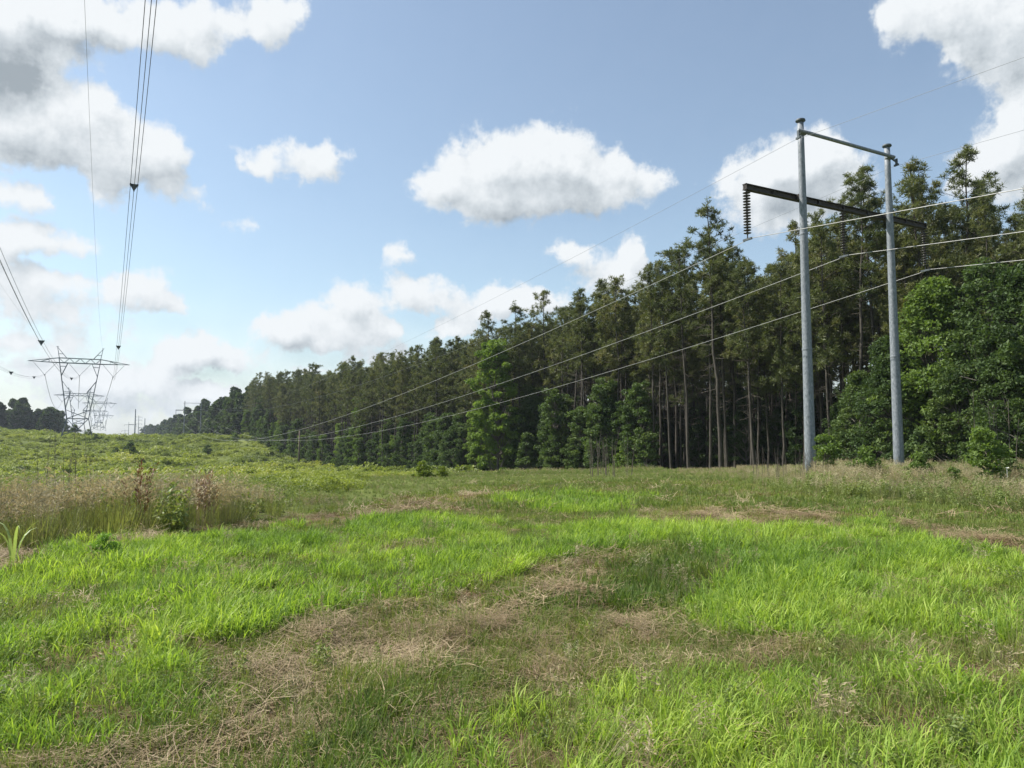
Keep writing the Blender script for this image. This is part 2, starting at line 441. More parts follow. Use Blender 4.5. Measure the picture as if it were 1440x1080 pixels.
def grass_tuft(name, m, n, h, w, spread, lean=.35, bend=1.2, seg=4, seed=0, t0=.5, tv=.3):
    rr = random.Random(seed); mb = MB()
    for i in range(n):
        a = rr.uniform(0, 2 * PI); r = spread * math.sqrt(rr.random())
        ln = h * rr.uniform(.55, 1.15)
        blade(mb, (r * math.cos(a), r * math.sin(a), -.01), a + rr.gauss(0, .8), abs(rr.gauss(lean * .6, lean * .5)), bend * rr.uniform(.4, 1.5),
              ln, w * rr.uniform(.7, 1.25), seg, min(1, max(0, rr.gauss(t0, tv))), rr.uniform(-.6, .6))
    return mb.mesh(name, m)

def straw_mat(name, n, size, w, seed, hgt=.05):
    rr = random.Random(seed); mb = MB()
    for i in range(n):
        a = rr.uniform(0, 2 * PI); r = size * math.sqrt(rr.random()); d = rr.uniform(0, 2 * PI)
        ln = rr.uniform(.35, 1.1) * size * 1.1; z = rr.uniform(0, 1) ** 1.5 * hgt + .004
        cv = rr.gauss(0, .5); vs = []; x = r * math.cos(a); y = r * math.sin(a); zz = z; dz = rr.gauss(0, .12)
        k = 3; ang = d
        for j in range(k + 1):
            ww = w * (1 - .4 * j / k) / 2
            sx, sy = -math.sin(ang) * ww, math.cos(ang) * ww
            vs += [(x - sx, y - sy, zz), (x + sx, y + sy, zz + ww * rr.uniform(-.8, .8))]
            x += math.cos(ang) * ln / k; y += math.sin(ang) * ln / k; zz = max(.003, zz + dz * ln / k + rr.gauss(0, .004)); ang += cv / k
        mb.add(vs, [(2 * j, 2 * j + 1, 2 * j + 3, 2 * j + 2) for j in range(k)], min(1, max(0, rr.gauss(.5, .3))))
    return mb.mesh(name, M['straw'])

def build_grass():
    lushA = [grass_tuft('lush_blades', M['lush'], 11, .27, .009, .07, .5, 2.5, 5, 100 + i) for i in range(5)]
    lushB = [grass_tuft('lush_blades_mid', M['lush'], 24, .25, .0105, .13, .5, 2.2, 4, 120 + i) for i in range(5)]
    lushC = [grass_tuft('lush_blades_far', M['lush'], 34, .25, .018, .25, .5, 1.7, 3, 140 + i) for i in range(4)]
    fineA = [grass_tuft('fine_blades', M['fine'], 16, .12, .0042, .06, .6, 1.2, 3, 160 + i) for i in range(5)]
    fineB = [grass_tuft('fine_blades_mid', M['fine'], 26, .12, .008, .15, .6, 1.0, 2, 180 + i) for i in range(4)]
    fineC = [grass_tuft('fine_blades_far', M['fine'], 30, .12, .014, .30, .6, 1.0, 2, 200 + i) for i in range(4)]
    strA = [straw_mat('straw_litter', 40, .15, .0034, 220 + i, .05) for i in range(6)]
    strB = [straw_mat('straw_litter_mid', 60, .20, .0055, 240 + i, .05) for i in range(5)]
    strC = [straw_mat('straw_litter_far', 46, .30, .012, 260 + i, .02) for i in range(4)]
    for band, (r0, r1) in enumerate([(1.6, 7.0), (7.0, 17.0), (17.0, 60.0)]):
        near = ['near', 'middle', 'far'][band]
        where = ['closest to the viewer', 'across the middle of the field', 'towards the far edge of the field'][band]
        # lush
        dens = [lambda r: 210, lambda r: 105 * (7 / r) ** .8 + 8, lambda r: 20 * (17 / r) ** .8 + 4][band]
        x, y = field_points(dens, r1, r0)
        wx, wy = warp(x, y)
        inL = anyin(LUSH, wx, wy); inS = anyin(STRAW, wx, wy); inM = inpoly(MOWN, x + (vn(x * 1.5, y * 1.5, 9) - .5), y + (vn(x * 1.5, y * 1.5, 19) - .5) * 1.6)
        patch = fbm(x / 1.1, y / 1.1, 61, 3)
        keep = inM & ((inL & ~(inS) & (R.uniform(0, 1, len(x)) < .06 + .94 * sstep(.24, .42, patch))) | ((~inS) & (R.uniform(0, 1, len(x)) < .14 * sstep(.5, .7, patch))))
        xx, yy = x[keep], y[keep]
        clump = fbm(xx / .35, yy / .35, 71, 2); big = fbm(xx / 2.4, yy / 2.4, 73, 3)
        inl = inL[keep]
        s = (.45 + .75 * clump + 1.0 * (big - .4)) * np.where(inl, 1.0, .6) * R.uniform(.75, 1.2, len(xx))
        ti = .08 + 1.25 * (fbm(xx / 1.7, yy / 1.7, 81, 3) - .24) + .5 * (clump - .5) + R.normal(0, .15, len(xx))
        P = np.stack([xx, yy, zt(xx, yy) - .005], -1)
        scatter('lush_grass', 'bright green arching lush grass %s' % where, 'grass', P, [lushA, lushB, lushC][band], s, .18, ti)
        # fine short grass
        dens = [lambda r: 330, lambda r: 150 * (7 / r) ** .8, lambda r: 30 * (17 / r) ** .7][band]
        x, y = field_points(dens, r1, r0); wx, wy = warp(x, y)
        inS = anyin(STRAW, wx, wy); inL = anyin(LUSH, wx, wy); inD = anyin(DARK, wx, wy)
        inM = inpoly(MOWN, x, y)
        patch = fbm(x / .8, y / .8, 91, 3)
        pr = np.where(inS, [.6, .6, .8][band] * sstep(.35, .58, patch), np.where(inL, .4, .62 + .38 * sstep(.35, .55, patch)))
        pr = np.where(inD, .95, pr); pr = np.where(inpoly(STRAW[6], wx, wy), pr * .45, pr)
        keep = inM & (R.uniform(0, 1, len(x)) < pr)
        xx, yy = x[keep], y[keep]
        ti = .30 + 1.0 * (fbm(xx / 1.3, yy / 1.3, 95, 3) - .35) + np.where(inS[keep], .25, 0) - np.where(inD[keep], .16, 0) + R.normal(0, .12, len(xx))
        s = R.uniform(.6, 1.35, len(xx)) * np.where(inD[keep], 1.35, 1.0)
        scatter('short_grass', 'thin olive green short grass %s' % where, 'grass', np.stack([xx, yy, zt(xx, yy)], -1), [fineA, fineB, fineC][band], s, .15, ti)
        # straw
        dens = [lambda r: 120, lambda r: 44 * (7 / r) ** .9, lambda r: 13 * (17 / r) ** .7][band]
        x, y = field_points(dens, r1, r0); wx, wy = warp(x, y)
        inS = anyin(STRAW, wx, wy); inM = inpoly(MOWN, x, y); inL = anyin(LUSH, wx, wy)
        patch = fbm(x / .6, y / .6, 101, 3)
        keep = inM & (R.uniform(0, 1, len(x)) < np.where(inS, [1, 1, .55][band] * sstep(.30, .50, patch), np.where(inL, .10, [.4, .35, .12][band] + [.35, .3, .1][band] * sstep(.45, .6, patch))))
        xx, yy = x[keep], y[keep]
        z = zt(xx, yy) + np.where(inS[keep], .07 * sstep(.5, .75, fbm(xx / .5, yy / .5, 111, 2)), 0)
        ti = .15 + 1.1 * (fbm(xx / .9, yy / .9, 121, 3) - .2) + R.normal(0, .12, len(xx))
        scatter('dry_straw', 'mown brown straw lying %s' % where, 'straw', np.stack([xx, yy, z], -1), [strA, strB, strC][band], R.uniform(.7, 1.3, len(xx)), .16, ti)
build_grass()

# ------------------------------------------------------------------ leaf clouds
def leaves(mb, C, size, tint, rr, m=0, up=.5, elong=1.5):
    """one folded rhombic leaf at every row of C"""
    n = len(C)
    if n == 0: return
    nrm = rr.normal(0, 1, (n, 3)); nrm[:, 2] += up * 2; nrm /= np.linalg.norm(nrm, axis=1)[:, None]
    a = rr.normal(0, 1, (n, 3)); a -= nrm * (a * nrm).sum(1)[:, None]; a /= np.linalg.norm(a, axis=1)[:, None] + 1e-9
    b = np.cross(nrm, a)
    s = (np.asarray(size) * rr.uniform(.6, 1.3, n))[:, None]
    v0 = C - a * s * .5 * elong; v2 = C + a * s * .5 * elong
    v1 = C + b * s * .42 + nrm * s * .12; v3 = C - b * s * .42 + nrm * s * .12
    V = np.stack([v0, v1, v2, v3], 1).reshape(-1, 3)
    i = np.arange(n) * 4 + mb.n
    mb.v.append(V); mb.t.append(np.repeat(np.clip(tint, 0, 1), 4))
    mb.f.extend(map(tuple, np.stack([i, i + 1, i + 2, i + 3], 1).tolist())); mb.m.extend([m] * n); mb.n += 4 * n

def clump_pts(rr, c, r, n, flat=.7):
    p = rr.normal(0, 1, (n, 3)); p /= np.linalg.norm(p, axis=1)[:, None]
    p *= (rr.uniform(.25, 1, n) ** .5)[:, None] * r
    p[:, 2] *= flat
    return np.asarray(c) + p

def limb(mb, a, b, r0, r1, rr, m=0, n=5, k=4, sag=.1):
    a = np.array(a, float); b = np.array(b, float); L_ = np.linalg.norm(b - a); pts = []
    for i in range(k + 1):
        f = i / k; p = a + (b - a) * f
        if 0 < i < k: p = p + rr.normal(0, .04 * L_, 3)
        p[2] -= sag * L_ * math.sin(PI * f) * (-1)
        pts.append(tuple(p))
    mb.tube(pts, [r0 + (r1 - r0) * i / k for i in range(k + 1)], n, m, cap=False)

# ------------------------------------------------------------------ pines
def pine_parts(H, seed, crown=.45, dens=1.0, tr=.15, matn='needle', dead=True):
    rr = np.random.default_rng(seed)
    T = MB(); C = MB()
    k = 9; lean = rr.normal(0, .012, 2); wob = rr.normal(0, .05, (k + 1, 2)); wob[0] = 0
    tp = [np.array([lean[0] * H * (i / k) + wob[i, 0], lean[1] * H * (i / k) + wob[i, 1], H * i / k - (.3 if i == 0 else 0)]) for i in range(k + 1)]
    T.tube([tuple(p) for p in tp], [tr * (1.12 if i == 0 else 1) * (1 - .82 * (i / k) ** 1.15) for i in range(k + 1)], 7, cap=False)
    def at(z):
        f = np.clip(z / H, 0, .999) * k; i = int(f); return tp[i] + (tp[i + 1] - tp[i]) * (f - i)
    z = H * (1 - crown); cz = []
    def tuft(p, s, t):
        nn = 11
        d = rr.normal(0, 1, (nn, 3)); d[:, 2] += .6; d /= np.linalg.norm(d, axis=1)[:, None]
        side = np.cross(d, rr.normal(0, 1, (nn, 3))); side /= np.linalg.norm(side, axis=1)[:, None] + 1e-9
        L_ = s * rr.uniform(.7, 1.2, nn)[:, None]
        v0 = p - side * .024; v1 = p + side * .024; v2 = p + d * L_
        V = np.stack([v0 + d * .03, v1 + d * .03, v2 + side * .009, v2 - side * .009], 1).reshape(-1, 3)
        i0 = np.arange(nn) * 4 + C.n
        C.v.append(V); C.t.append(np.full(nn * 4, np.clip(t, 0, 1))); C.f.extend(map(tuple, np.stack([i0, i0 + 1, i0 + 2, i0 + 3], 1).tolist()))
        C.m.extend([0] * nn); C.n += nn * 4
    while z < H - .3:
        f = (z - H * (1 - crown)) / (H * crown)
        for b in range(rr.integers(2, 5)):
            if rr.random() < .22: continue
            az = rr.uniform(0, 2 * PI)
            ln = ([2.2, 2.5, 1.9, 2.4, 2.0][seed % 5] * (1 - f ** 1.8) ** .8 + .35) * rr.uniform(.35, 1.15) * (.45 + .55 * min(1, f * 2.2 + .2))
            el = rr.uniform(.0, .5) + .45 * f
            a = at(z); dr = np.array([math.cos(az) * math.cos(el), math.sin(az) * math.cos(el), math.sin(el)])
            e = a + dr * ln; e[2] += .12 * ln
            limb(T, a, e, .035 * (1.2 - f), .012, rr, 0, 3, 3, .05)
            nb = max(2, int(ln * 2.1 * dens))
            base_t = rr.normal(.45, .16)
            for q in range(nb):                       # round bunches of needle tufts out along the limb
                g = 1.02 if q == 0 else rr.uniform(.35, 1.0)
                c = a + (e - a) * g + rr.normal(0, .12 + .16 * ln * g, 3) * np.array([1, 1, .6]) * (q > 0); c[2] += .1
                if q: limb(T, a + (e - a) * max(.1, g - .25), c, .012, .006, rr, 0, 3, 1, 0)
                for w_ in range(5): tuft(c + rr.normal(0, .11, 3), rr.uniform(.2, .36), base_t + rr.normal(0, .12))
        z += rr.uniform(.28, .5)
    for q in range(7): tuft(at(H - .05 * q) + rr.normal(0, .06, 3), .3, .5)
    if dead:
        z = H * rr.uniform(.2, .3)
        while z < H * (1 - crown) + 1.5:
            az = rr.uniform(0, 2 * PI); ln = rr.uniform(.3, 1.5); el = rr.uniform(-.35, .35)
            a = at(z); e = a + np.array([math.cos(az), math.sin(az), math.sin(el)]) * ln
            limb(T, a, e, .018, .006, rr, 1, 3, 2, -.05)
            if rr.random() < .5: limb(T, a + (e - a) * .5, e + rr.normal(0, .3, 3), .010, .005, rr, 1, 3, 2, 0)
            z += rr.uniform(.10, .34)
    return T, C

PINES = []
PINE_JOINED = []
for i in range(10):
    H = [20.5, 19, 21.5, 18.2, 20, 22, 17.5, 19.6, 20.8, 21.2][i]
    T, C = pine_parts(H, 300 + i, [.44, .5, .40, .58, .47, .42, .60, .46, .52, .38][i], 1.15, [.14, .12, .155, .11, .13, .15, .11, .12, .14, .13][i])
    PINES.append((T.mesh('pine_trunk', [M['pine_bark'], M['twig']], True), C.mesh('pine_crown', M['needle']), H))
    J = MB(); J.v = T.v + C.v; J.t = T.t + C.t; J.n = T.n + C.n
    J.f = T.f + [tuple(q + T.n for q in fc) for fc in C.f]; J.m = T.m + [2] * len(C.f)
    PINE_JOINED.append(J.mesh('pine_whole', [M['pine_bark'], M['twig'], M['needle_i']]))

# ------------------------------------------------------------------ broadleaf trees
def broadleaf_parts(H, W, base, nclump, nleaf, ls, seed, tr=.12, prof=None, tmean=.5):
    rr = np.random.default_rng(seed); T = MB(); C = MB()
    k = 7; wob = rr.normal(0, .02 * H, (k + 1, 2)); wob[0] = 0
    tp = [np.array([wob[i, 0] * i / k, wob[i, 1] * i / k, H * .9 * i / k - (.25 if i == 0 else 0)]) for i in range(k + 1)]
    T.tube([tuple(p) for p in tp], [tr * (1 - .85 * i / k) for i in range(k + 1)], 7, cap=False)
    prof = prof or (lambda f: math.sqrt(max(0.02, 1 - (2 * f - .9) ** 2 / 1.25)))
    for q in range(nclump):
        f = rr.uniform(0, 1) ** .85; z = base + (H - base) * f
        az = rr.uniform(0, 2 * PI); rmx = W * prof(f) * (.75 + .4 * math.sin(3 * az + seed) * .5 + rr.normal(0, .08))
        r = rmx * rr.uniform(.35, 1.0) ** .6
        c = np.array([math.cos(az) * r, math.sin(az) * r, z])
        cr = (.30 + .09 * W) * rr.uniform(.7, 1.35)
        i = min(k - 1, int(max(0, z - r * .6) / (H * .9) * k)); a = tp[i]
        if r > .25 * W or rr.random() < .4: limb(T, a, c, .03 + .012 * r, .01, rr, 0, 4, 3, .06)
        t = rr.normal(tmean, .13)
        nl = int(nleaf * rr.uniform(.6, 1.3))
        P = clump_pts(rr, c, cr, nl, .62)
        P[:, 2] = np.maximum(P[:, 2], .05)
        leaves(C, P, ls, t + rr.normal(0, .14, nl), rr, 0, .45)
    return T, C

def tree_meshes(T, C, lm='leaf', name='tree'):
    return (T.mesh(name + '_trunk', M['bark'], True), C.mesh(name + '_crown', M[lm]))

narrow = lambda f: .55 + .6 * math.sin(PI * min(1, f * .9 + .12)) ** 1.2 * (1 - .45 * f)
dome = lambda f: math.sqrt(max(.05, 1 - f ** 2.2)) * (.75 + .35 * math.sin(PI * min(1, f + .25)))
OAK = [tree_meshes(*broadleaf_parts(12, 4.2, .5, 230, 120, .17, 400, .16, dome)),
       tree_meshes(*broadleaf_parts(11, 3.8, .4, 210, 120, .165, 401, .15, dome)),
       tree_meshes(*broadleaf_parts(13, 3.6, .8, 210, 115, .17, 402, .17, narrow)),
       tree_meshes(*broadleaf_parts(8, 3.0, .3, 150, 105, .16, 403, .10, dome))]
GUM = [tree_meshes(*broadleaf_parts(16, 3.5, .6, 190, 110, .24, 410, .16, narrow), 'leaf_gum'),
       tree_meshes(*broadleaf_parts(13, 3.0, .5, 150, 100, .24, 411, .14, narrow), 'leaf_bright')]
SAP = [tree_meshes(*broadleaf_parts(6.5, 1.7, .3, 65, 70, .19, 420, .06, narrow)),
       tree_meshes(*broadleaf_parts(5, 1.8, .2, 60, 70, .19, 421, .05, dome)),
       tree_meshes(*broadleaf_parts(8, 1.7, .8, 70, 70, .19, 422, .07, narrow)),
       tree_meshes(*broadleaf_parts(9.5, 2.2, .6, 90, 75, .20, 423, .08, narrow))]
SHRUB = [tree_meshes(*broadleaf_parts(2.4, 1.3, .1, 34, 60, .15, 430, .03, dome)),
         tree_meshes(*broadleaf_parts(1.7, 1.2, .05, 28, 60, .14, 431, .025, dome)),
         tree_meshes(*broadleaf_parts(3.2, 1.2, .15, 38, 60, .16, 432, .035, narrow))]

def recolor(pair, lm):
    me = pair[1].copy(); me.materials.clear(); me.materials.append(M[lm]); return (pair[0], me)
OAK_DIM = None
SHRUB_BRIGHT = [recolor(p, 'leaf_bright') for p in SHRUB]
SHRUB_YELLOW = [recolor(p, 'leaf_yellow') for p in SHRUB]
SAP_BRIGHT = [recolor(p, 'leaf_bright') for p in SAP]

def plant(name, pair, x, y, s, label, cat, group=None, rz=None, dz=0, stem='trunk', tilt=.03, sxy=None):
    o = thing(name, label, cat, (x, y, float(zt(x, y)) + dz), 0, group)
    o.rotation_euler = (R.normal(0, tilt), R.normal(0, tilt), R.uniform(0, 2 * PI) if rz is None else rz)
    o.scale = (s * (sxy or 1), s * (sxy or 1), s)
    link(stem, pair[0], o); link('crown', pair[1], o)
    return o

# --- the wood's edge: individual pines
def seg_label(d):
    if d < 62: return 'tall dark pine with bare grey trunk at the near right end of the wood', 'pines at the near right end of the wood'
    if d < 140: return 'tall pine with thin trunk in the middle stretch of the wood edge', 'pines in the middle stretch of the wood'
    return 'distant olive green pine on the slope at the far left end of the wood', 'pines at the far left end of the wood'

np_ = 0; deep = []
row_o = [49.5, 52.3, 55.3, 58.6, 62, 66, 70, 75, 80, 86]
for ri, ro in enumerate(row_o):
    d = 2.0 + ri * 1.1 - ro * .15
    while d < 318:
        step = [2.0, 2.1, 2.1, 2.2, 2.3, 2.5, 2.8, 3.2, 3.7, 4.2][ri] * (1 + .55 * float(sstep(120, 300, d)))
        d += step * R.uniform(.55, 1.5)
        o = ro + R.normal(0, .9)
        if ri == 0 and (d < 30 or R.random() < .15): continue
        x, y = do2xy(d, o)
        if x / y > .95: continue
        i = int(R.integers(0, len(PINES))); s = R.uniform(.86, 1.11) * (1.02 + .12 * float(sstep(90, 200, d)) - .16 * float(sstep(235, 320, d)) - .22 * (1 - float(sstep(16, 36, d))) + .02 * float(sstep(30, 45, d)) * (1 - float(sstep(90, 140, d))))
        if ri <= 2 and np_ < 290 and not (ri == 2 and x / y > .72):
            lb, gr = seg_label(d)
            t = thing('pine_tree', lb, 'pine tree', (x, y, float(zt(x, y))), 0, gr)
            t.rotation_euler = (R.normal(0, .018), R.normal(0, .018), R.uniform(0, 2 * PI)); t.scale = (s * 1.05, s * 1.05, s)
            link('trunk', PINES[i][0], t); link('crown', PINES[i][1], t); np_ += 1
        else:
            deep.append((x, y, s))
print('pines', np_, 'deep', len(deep))
deep = np.array(deep)
scatter('pine_wood', 'depth of the pine wood behind its edge trees', 'wood', np.stack([deep[:, 0], deep[:, 1], zt(deep[:, 0], deep[:, 1])], -1), PINE_JOINED, deep[:, 2], .015)

# leafy undergrowth in the depth of the wood (closes the view between the trunks)
def join_pair(pair_TC, lm):
    T, C = pair_TC
    J = MB(); J.v = T.v + C.v; J.t = T.t + C.t; J.n = T.n + C.n
    J.f = T.f + [tuple(q + T.n for q in fc) for fc in C.f]; J.m = [0] * len(T.f) + [1] * len(C.f)
    return J.mesh('leafy_growth', [M['bark'], M[lm]])
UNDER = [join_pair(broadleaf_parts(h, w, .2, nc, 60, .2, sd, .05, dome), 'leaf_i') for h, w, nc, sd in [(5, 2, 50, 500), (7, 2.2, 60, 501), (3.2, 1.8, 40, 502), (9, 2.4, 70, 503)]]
ux = []; 
for q in range(2400):
    d = R.uniform(-20, 325); o = R.choice([R.uniform(54, 66), R.uniform(66, 100)], p=[.35, .65])
    ux.append(do2xy(d, o))
ux = np.array(ux); ux = ux[ux[:, 0] / ux[:, 1] < 1.0]
dd_, oo_ = xy2do(ux[:, 0], ux[:, 1])
scatter('undergrowth', 'dark leafy undergrowth inside the pine wood', 'undergrowth', np.stack([ux[:, 0], ux[:, 1], zt(ux[:, 0], ux[:, 1]) - .1], -1), UNDER, R.uniform(.5, 1.0, len(ux)) * np.where(oo_ > 72, 1.6, 1), .03, R.uniform(0, .7, len(ux)))

# --- hardwoods on the right
for px, o, i, s, lab in [
    (1455, 47.5, 0, 1.0, 'large dark green broadleaf tree at the right edge of the picture'),
    (1385, 49.0, 2, 1.0, 'tall rounded green broadleaf tree right of the steel poles'),
    (1318, 50.0, 1, 1.16, 'light green topped broadleaf tree just right of the right steel pole'),
    (1415, 45.8, 3, .85, 'low dense broadleaf tree in front of the tall ones at far right'),
    (1350, 46.8, 3, .8, 'low spreading broadleaf tree behind the weeds right of the poles'),
    (1262, 48.2, 1, .82, 'dark broadleaf tree directly behind the right steel pole'),
    (1212, 49.0, 3, .88, 'dense dark broadleaf tree between the two steel poles'),
    (1510, 45.0, 1, 1.0, 'broadleaf tree partly cut off by the right picture edge'),
    (1185, 50.5, 3, .62, 'small dark broadleaf tree just right of the left steel pole'),
]:
    x, y = xy_on(px, o)
    pair = OAK[i] if 'light green' not in lab else recolor(OAK[i], 'leaf_bright')
    plant('broadleaf_tree', pair, x, y, s, lab, 'tree')
# the bright sweetgum and its neighbours
for px, o, pair, s, lab in [
    (700, 45.6, GUM[0], 1.1, 'tall bright yellow green tree standing out in front of the pines'),
    (672, 45.6, GUM[1], .72, 'short bright green tree at the foot of the tall bright one'),
    (636, 46.2, OAK[3], .95, 'dark green leafy tree left of the tall bright one'),
    (745, 49.5, OAK[2], .92, 'dark green broadleaf tree right of the tall bright one'),
    (508, 49.0, GUM[1], 1.2, 'tall yellow green broadleaf tree among the pines of the left slope'),
    (372, 50.0, OAK[2], 1.25, 'dark green tree rising on the far left corner of the wood'),
    (350, 52.0, OAK[0], 1.2, 'last big broadleaf tree at the far left corner of the wood'),
    (395, 48.5, GUM[1], .9, 'green tree before the dark corner trees of the wood'),
]:
    x, y = xy_on(px, o); plant('broadleaf_tree', pair, x, y, s, lab, 'tree')

# --- saplings and shrubs along the foot of the wood
k = 0
d = 16
while d < 300:
    d += R.uniform(.9, 2.5) * (1 + .6 * (d / 150))
    o = 46.6 + R.uniform(0, 2.2); x, y = do2xy(d, o)
    px = 720 + F * x / y
    if px > 1500: continue
    dense = .38 if 880 < px < 1180 else .92
    if R.random() > dense or 655 < px < 730: continue
    big = (R.random() < .68) if px < 900 else False
    if px > 1180: big = False
    if big:
        i = int(R.integers(0, len(SAP))); pr = SAP_BRIGHT[i] if R.random() < (.0 if px > 620 else .3) else SAP[i]
        plant('sapling', pr, x, y, R.uniform(.6, 1.1) * (1 + .35 * float(sstep(150, 260, d))), 'leafy young tree at the foot of the pine wood', 'young tree', 'young trees along the foot of the wood')
    else:
        i = int(R.integers(0, len(SHRUB))); pr = SHRUB_BRIGHT[i] if R.random() < (.25 if px < 700 else .06) else SHRUB[i]
        plant('shrub', pr, x, y, R.uniform(.7, 1.3), 'green shrub at the foot of the wood', 'shrub', 'shrubs along the foot of the wood', stem='stem')

for q in range(46):                      # taller leafy growth that closes the lower half of the wood's edge
    px = R.uniform(715, 905) if q < 22 else R.uniform(400, 655)
    x, y = xy_on(px, 47.6 + R.uniform(0, 2.6)); i = int(R.choice([0, 2, 3, 3]))
    plant('sapling', SAP_BRIGHT[i] if (px < 620 and R.random() < .3) else SAP[i], x, y, R.uniform(.75, 1.2), 'leafy young tree at the foot of the pine wood', 'young tree', 'young trees along the foot of the wood')

# ------------------------------------------------------------------ far woods beyond the crest
fw = []; 
for q in range(420):
    d = 318 + 900 * R.uniform(0, 1) ** 1.5; o = 44 + abs(R.normal(0, 1)) * 22; fw.append((*do2xy(d, o), R.uniform(1.1, 1.55)))
for q in range(240):
    d = R.uniform(440, 560); o = -23 - abs(R.normal(0, 1)) * 80 - (d - 430) * .02; fw.append((*do2xy(d, o), R.uniform(1.0, 1.45)))
fw = np.array(fw)
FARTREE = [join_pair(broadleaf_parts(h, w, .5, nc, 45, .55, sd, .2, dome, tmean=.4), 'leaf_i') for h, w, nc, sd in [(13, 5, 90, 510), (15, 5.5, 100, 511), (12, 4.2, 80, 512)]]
R_ = fw[:, :2]
isl = xy2do(R_[:, 0], R_[:, 1])[1] < 0
for sel, nm, lb in ((isl, 'far_wood', 'rounded dark wood behind the hill crest at far left'), (~isl, 'distant_wood', 'hazy broadleaf wood beyond the crest right of the far pylons')):
    q = fw[sel]; scatter(nm, lb, 'wood', np.stack([q[:, 0], q[:, 1], zt(q[:, 0], q[:, 1]) - .5], -1), FARTREE, q[:, 2], .02)

# ------------------------------------------------------------------ rough growth outside the mown field
def tall_tuft(name, seed, n, h, plume=True, w=.006, col='tallgreen', spread=.16):
    rr = random.Random(seed); mb = MB()
    for i in range(n):
        a = rr.uniform(0, 2 * PI); r = spread * math.sqrt(rr.random())
        ln = h * rr.uniform(.4, .85)
        blade(mb, (r * math.cos(a), r * math.sin(a), 0), a + rr.gauss(0, .6), abs(rr.gauss(.15, .15)), rr.uniform(.2, 1.3), ln, w * rr.uniform(.8, 1.4), 3, min(1, max(0, rr.gauss(.5, .3))), rr.uniform(-.5, .5))
    f0 = len(mb.f)
    if plume:
        for i in range(max(3, n // 4)):
            a = rr.uniform(0, 2 * PI); r = spread * math.sqrt(rr.random()); le = abs(rr.gauss(.12, .08)); ln = h * rr.uniform(.75, 1.1)
            x, y = r * math.cos(a), r * math.sin(a); tx, ty = x + math.cos(a) * ln * le, y + math.sin(a) * ln * le
            mb.tube([(x, y, 0), ((x + tx) / 2 - .01, (y + ty) / 2, ln * .5), (tx, ty, ln)], [.0028, .002, .0015], 3, 1, cap=False, tint=.6)
            for q in range(12):
                z = ln * rr.uniform(.6, 1.02); f = z / ln; aa = rr.uniform(0, 2 * PI); l2 = rr.uniform(.04, .11)
                bx, by = x + (tx - x) * f, y + (ty - y) * f
                e = (bx + math.cos(aa) * l2, by + math.sin(aa) * l2, z + l2 * rr.uniform(.1, .9))
                wv = .006
                mb.add([(bx, by, z), (e[0] - wv, e[1] + wv, e[2]), (e[0] + wv, e[1] - wv, e[2] + .012)], [(0, 1, 2)], min(1, max(0, rr.gauss(.5, .3))), 1)
    return mb.mesh(name, [M[col], M['plume']])

def herb(name, seed, h, nst, ls, lm='weed'):
    rr = np.random.default_rng(seed); mb = MB()
    for i in range(nst):
        a = rr.uniform(0, 2 * PI); r = .3 * math.sqrt(rr.random()) * h; ln = h * rr.uniform(.5, 1.1); le = rr.normal(.15, .12)
        b = np.array([r * math.cos(a), r * math.sin(a), 0]); e = b + np.array([math.cos(a) * le, math.sin(a) * le, 1]) * ln
        mb.tube([tuple(b), tuple(e)], [.005, .002], 3, 0, cap=False, tint=.5)
        n = int(14 + 22 * ln); f = rr.uniform(.12, 1.02, n)[:, None]
        P = b + (e - b) * f + rr.normal(0, .055, (n, 3))
        leaves(mb, P, ls, rr.normal(.5, .2) + rr.normal(0, .12, n), rr, 0, .4, 2.0)
    return mb.mesh(name, [M[lm]])

TALL = [tall_tuft('tall_tuft', 600 + i, 34, 1.0) for i in range(5)]
TALL_G = [tall_tuft('tall_green_tuft', 620 + i, 44, .8, False, .009, spread=.2) for i in range(4)]
HERB = [herb('weed_herb', 640 + i, .8, 7, .06) for i in range(5)]
HERB_FAR = [herb('weed_herb_far', 650 + i, .9, 8, .11) for i in range(3)]
MOUND = []
for i in range(5):
    rr = np.random.default_rng(660 + i); mb = MB()
    for q in range(9):
        a = rr.uniform(0, 2 * PI); r = 1.1 * math.sqrt(rr.random()); c = (r * math.cos(a), r * math.sin(a), rr.uniform(.1, .65))
        n = 46; leaves(mb, clump_pts(rr, c, rr.uniform(.3, .6), n * 2, .6), .095, rr.normal(.5, .14) + rr.normal(0, .12, n * 2), rr, 0, .8)
    MOUND.append(mb.mesh('brush_mound', M['brush']))
MOUND_FAR = []
for i in range(4):
    rr = np.random.default_rng(670 + i); mb = MB()
    for q in range(12):
        a = rr.uniform(0, 2 * PI); r = 2.2 * math.sqrt(rr.random()); c = (r * math.cos(a), r * math.sin(a), rr.uniform(.0, .7))
        n = 26; leaves(mb, clump_pts(rr, c, rr.uniform(.45, .95), n * 2, .55), .24, rr.normal(.5, .16) + rr.normal(0, .12, n * 2), rr, 0, .8)
    MOUND_FAR.append(mb.mesh('brush_mound_far', M['brush']))

